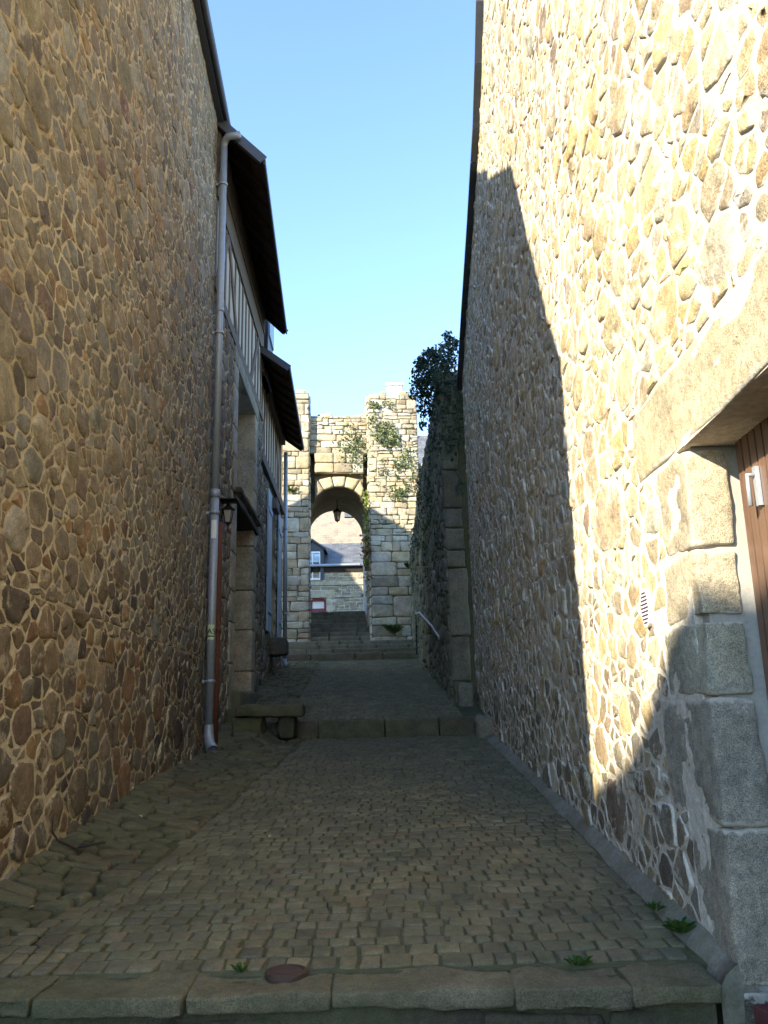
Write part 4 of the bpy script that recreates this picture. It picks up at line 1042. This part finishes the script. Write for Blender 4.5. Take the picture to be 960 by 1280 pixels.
cx_, cy_ = -.37, 3.13
ring = lambda r, z, n=28: [mb.vert((cx_ + r * cos(2 * pi * k / n), cy_ + r * sin(2 * pi * k / n), z)) for k in range(n)]
R = [ring(.074, cz - .03), ring(.073, cz + .002), ring(.070, cz + .006), ring(.060, cz + .006), ring(.058, cz + .001), ring(.055, cz + .004), ring(.03, cz + .005)]
for a_, b_ in zip(R, R[1:]):
    for k in range(28): mb.face((a_[k], a_[(k + 1) % 28], b_[(k + 1) % 28], b_[k]), 0, True)
mb.face(R[-1])
tag(mb.build('iron_cap', M['capiron']), 'round rusty iron valve cap set in the front kerb', 'valve cap')

# a few dry leaves blown onto the setts
M['dryleaf'] = mat_leaf('fallen_leaf', (.30, .24, .13), .1)
for i in range(16):
    x, y = random.uniform(-1.9, .95), random.choice((random.uniform(3.2, 6), random.uniform(5, 10.5)))
    if i > 8: x = random.uniform(-2.0, -1.5)
    mb = MB(); leaf(mb, Vector((0, 0, 0)), Vector((random.uniform(-.3, .3), random.uniform(-.3, .3), 1)), random.uniform(.022, .045), vary((1, 1, 1), .5), .6)
    o = mb.build('fallen_leaf', M['dryleaf']); o.location = (x, y, gz(x, y) + .026); tag(o, 'tiny dry leaf lying on the paving of the alley', 'leaf', 'dry leaves on the paving')

# ------------------------------------------------------------------ beyond the gate
hb = thing('stone_house', 'pale stone house with slate roof and red window frames seen through the gate arch', 'house')
FH = Frame((-2.0, 37, 0), (1, 0, 0), (0, 0, 1), (0, -1, 0)); gzh = STAIR_TOP
random.seed(55)
W = (-1.42, -.67, 2.95, 5.0)
mb = MB()
for (a0, a1, b0, b1) in ((-5, W[0], gzh - .2, 6.45), (W[1], 4.5, gzh - .2, 6.45), (W[0], W[1], W[3], 6.45)): fbox(mb, FH, a0, a1, b0, b1, 0, -.5, 0)
gate_face(mb, FH, [q for q in coursed_polys(-3, 3, 3.0, 6.4, .09, .16, .18, .4, .014, inside=lambda a, b: not (W[0] - .4 < a < W[1] + .3 and b < W[3] + .35))], 0, [(2, (.30, .255, .17)), (2, (.26, .225, .16)), (1, (.34, .3, .22))], .01, .02)
mb.build('wall', [M['mo_right'], M['st_gate']], hb)
mb = MB(); fbox(mb, FH, -5, 4.5, 5.55, 5.72, -.02, .07, 0, (.36, .34, .29)); fbox(mb, FH, -.6, 4.5, 5.0, 5.1, -.02, .05, 0, (.36, .34, .29)); mb.build('string_course', M['granite'], hb)
qn = MB(); mb = MB(); b = 3.0
for k in range(8):
    w = .30 if k % 2 else .18; fbox(mb, FH, W[1] + .004, W[1] + w + .1, b + .004, b + .276, -.25, .05, 0, vary((.36, .34, .29), .1)); fbox(qn, FH, 1.05 - w * .5, 1.4, b + .004, b + .276, -.02, .05, 0, vary((.36, .34, .29), .1)); b += .28
fbox(mb, FH, W[0] - .35, W[1] + .4, W[3] + .004, W[3] + .32, -.25, .055, 0, (.36, .34, .29)); mb.build('window_surround', M['granite'], hb); qn.build('corner_stones', M['granite'], hb)
mb = MB()
for (a0, a1, b0, b1) in ((W[0], W[0] + .1, W[2], 4.95), (W[1] - .12, W[1], W[2], 4.95), (W[0] + .1, W[1] - .12, 4.86, 4.98), (W[0] + .1, W[1] - .12, 4.40, 4.54), (W[0] + .1, W[1] - .12, 2.95, 3.7)): fbox(mb, FH, a0, a1, b0, b1, -.3, -.2)
wo = mb.build('window', M['redpaint'], hb)
mb = MB(); fbox(mb, FH, W[0] + .1, W[1] - .12, 3.7, 4.86, -.28, -.25); mb.build('pane', M['white'], wo)
uv_sheet([(FH.P(-5, 6.45, .18), (9.5, 0, 0), Vector((0, 2.2, 1.42)))], 'roof', M['slate_far'], hb, .06)
mb = MB(); mb.tube([FH.P(-5, 6.43, .22), FH.P(4.5, 6.43, .22)], .06, 8); mb.build('gutter', M['zinc'], hb)
mb = MB(); fbox(mb, FH, -5, 4.5, 6.15, 6.42, 0.01, .08, 0, (.2, .2, .2)); mb.build('eave_board', M['timber'], hb)
for (dc, dl) in ((-1.28, 'left dormer'), (1.65, 'right dormer')):
    mb = MB()
    fprism(mb, FH, [(dc - .5, 5.8), (dc - .35, 5.8), (dc - .35, 7.1), (dc + .35, 7.1), (dc + .35, 5.8), (dc + .5, 5.8), (dc + .5, 7.2), (dc, 7.55), (dc - .5, 7.2)], .09, -1.3, 0, (.6, .6, .58)); d = mb.build('dormer', M['edge_light'], hb)
    mb = MB(); mb.prism([FH.P(dc - .62, 7.14, .2), FH.P(dc, 7.58, .2), FH.P(dc + .62, 7.14, .2), FH.P(dc + .62, 7.22, .2), FH.P(dc, 7.68, .2), FH.P(dc - .62, 7.22, .2)], Vector((0, 2.0, 0))); mb.build('roof', M['slate_far'], d)
    mb = MB(); fbox(mb, FH, dc - .35, dc + .35, 5.8, 5.87, -.02, .085); fbox(mb, FH, dc - .35, dc + .35, 7.02, 7.1, -.02, .085)
    for t in (-.33, -.0, .33): fbox(mb, FH, dc + t - .02, dc + t + .02, 5.87, 7.02, -.02, .08)
    for t in (6.25, 6.65): fbox(mb, FH, dc - .31, dc - .02, t - .015, t + .015, -.015, .075); fbox(mb, FH, dc + .02, dc + .31, t - .015, t + .015, -.015, .075)
    w_ = mb.build('window', M['white'], d)
    mb = MB(); fbox(mb, FH, dc - .35, dc + .35, 5.85, 7.05, -.06, -.03); mb.build('pane', M['glass'], w_)
# lichen covered roof behind
lb = thing('large_building', 'large building with a tan lichen covered roof rising behind the house seen through the arch', 'building')
uv_sheet([((-14, 43.0, 7.0), (28, 0, 0), Vector((0, 4.5, 6.4)))], 'roof', M['lichen_roof'], lb, .1)
mb = MB(); mb.box((-13.8, 43.3, gzh - .3), (13.8, 47.5, 7.3)); mb.build('wall', M['farwall'], lb)
# slate house right of the gate
sb = thing('slate_house', 'house with a plain grey slate roof visible between the gate pillar and the ivy wall', 'house')
uv_sheet([((-1.8, 36.6, 8.6), (11, 0, 0), Vector((0, 3.6, 5.0)))], 'roof', M['slate_far'], sb, .08)
sb.location = (0, 0, 0)
mb = MB(); mb.box((1.9, 36.9, gzh - .3), (9.0, 40, 8.8), 0, (.3, .27, .2)); mb.build('wall', M['farwall'], sb)
mb = MB(); mb.box((.3, 39.3, 11.5), (1.05, 40.1, 16.0)); mb.box((.24, 39.2, 16.0), (1.11, 40.2, 16.12)); ch = mb.build('chimney', M['white'], sb)

# steep roofed house inside the walls, left of the gate (its shadow falls on the house beyond the arch)
ih = thing('steep_house', 'tall steep roofed house inside the town wall, left of the gate', 'house')
mb = MB(); mb.prism([(-17.6, 26.2, STAIR_TOP - .3), (-17.6, 26.2, 9.5), (-13.7, 26.2, 14.75), (-9.8, 26.2, 9.5), (-9.8, 26.2, STAIR_TOP - .3)], Vector((0, 6, 0))); mb.build('wall', M['farwall'], ih)
uv_sheet([((-9.6, 26, 9.3), (0, 6.4, 0), Vector((-4.1, 0, 5.55))), ((-17.8, 26, 9.3), (0, 6.4, 0), Vector((4.1, 0, 5.55)))], 'roof', M['slate_far'], ih, .08)

# ------------------------------------------------------------------ houses behind the photographer (they shade the foot of the right wall)
oh = thing('corner_house', 'stone corner house across the street behind the viewer', 'house')
sv = Vector((-8.1, -8.1, 8.1 * .66))    # from the right wall towards the sun
prof = [(2.2, .62), (2.55, .56), (3.0, .42), (3.35, .24), (3.6, -.05), (4.1, -.22), (4.45, -.33), (4.85, -.40)]
pts = [Vector((1.14, y, z)) + sv for y, z in prof]
pp = [(p.x, p.y, p.z) for p in pts]
mb = MB(); mb.prism([(-6.97, -9.5, -1.3)] + [(-6.97, -9.5, pp[0][2] + .5)] + [(-6.97, p[1], p[2]) for p in pp] + [(-6.97, pp[-1][1], -1.3)], Vector((-5, -.0, 0)))
mb.build('wall', M['farwall'], oh)

# ------------------------------------------------------------------ camera, light, world
cam = bpy.data.cameras.new('camera'); co = bpy.data.objects.new('camera', cam); COL.objects.link(co)
cam.sensor_fit = 'VERTICAL'; cam.sensor_height = 36; cam.lens = 36 * 1036 / 1280; cam.clip_end = 3000; cam.clip_start = .05
co.matrix_world = Matrix.Rotation(pi / 2 + radians(13.5), 4, 'X') @ Matrix.Rotation(-radians(1.3), 4, 'Z')
SC.camera = co
EL, AZ = atan2(.66, sqrt(2)), 45
EL = math.atan(.66 * cos(radians(45)))
d = Vector((cos(EL) * cos(radians(45)), cos(EL) * sin(radians(45)), -sin(EL)))
sl = bpy.data.lights.new('sun', 'SUN'); sl.energy = 3.3; sl.angle = radians(.53); sl.color = (1, .91, .75)
so = bpy.data.objects.new('sun', sl); COL.objects.link(so); so.rotation_euler = d.to_track_quat('-Z', 'Y').to_euler(); so.location = (-10, -10, 20)
w = bpy.data.worlds.new('World'); SC.world = w; w.use_nodes = True; nt = w.node_tree
sky = nt.nodes.new('ShaderNodeTexSky'); sky.sky_type = 'NISHITA'; sky.sun_disc = False; sky.sun_elevation = EL; sky.sun_rotation = radians(225)
sky.altitude = 1200; sky.air_density = 1.0; sky.dust_density = .05; sky.ozone_density = 3.0
bg = nt.nodes['Background']; nt.links.new(sky.outputs[0], bg.inputs['Color']); bg.inputs['Strength'].default_value = .15
vs = SC.view_settings; vs.view_transform = 'Standard'; vs.look = 'None'; vs.exposure = 2.15; vs.gamma = 1; vs.use_curve_mapping = False
SC.cycles.max_bounces = 8; SC.cycles.diffuse_bounces = 5
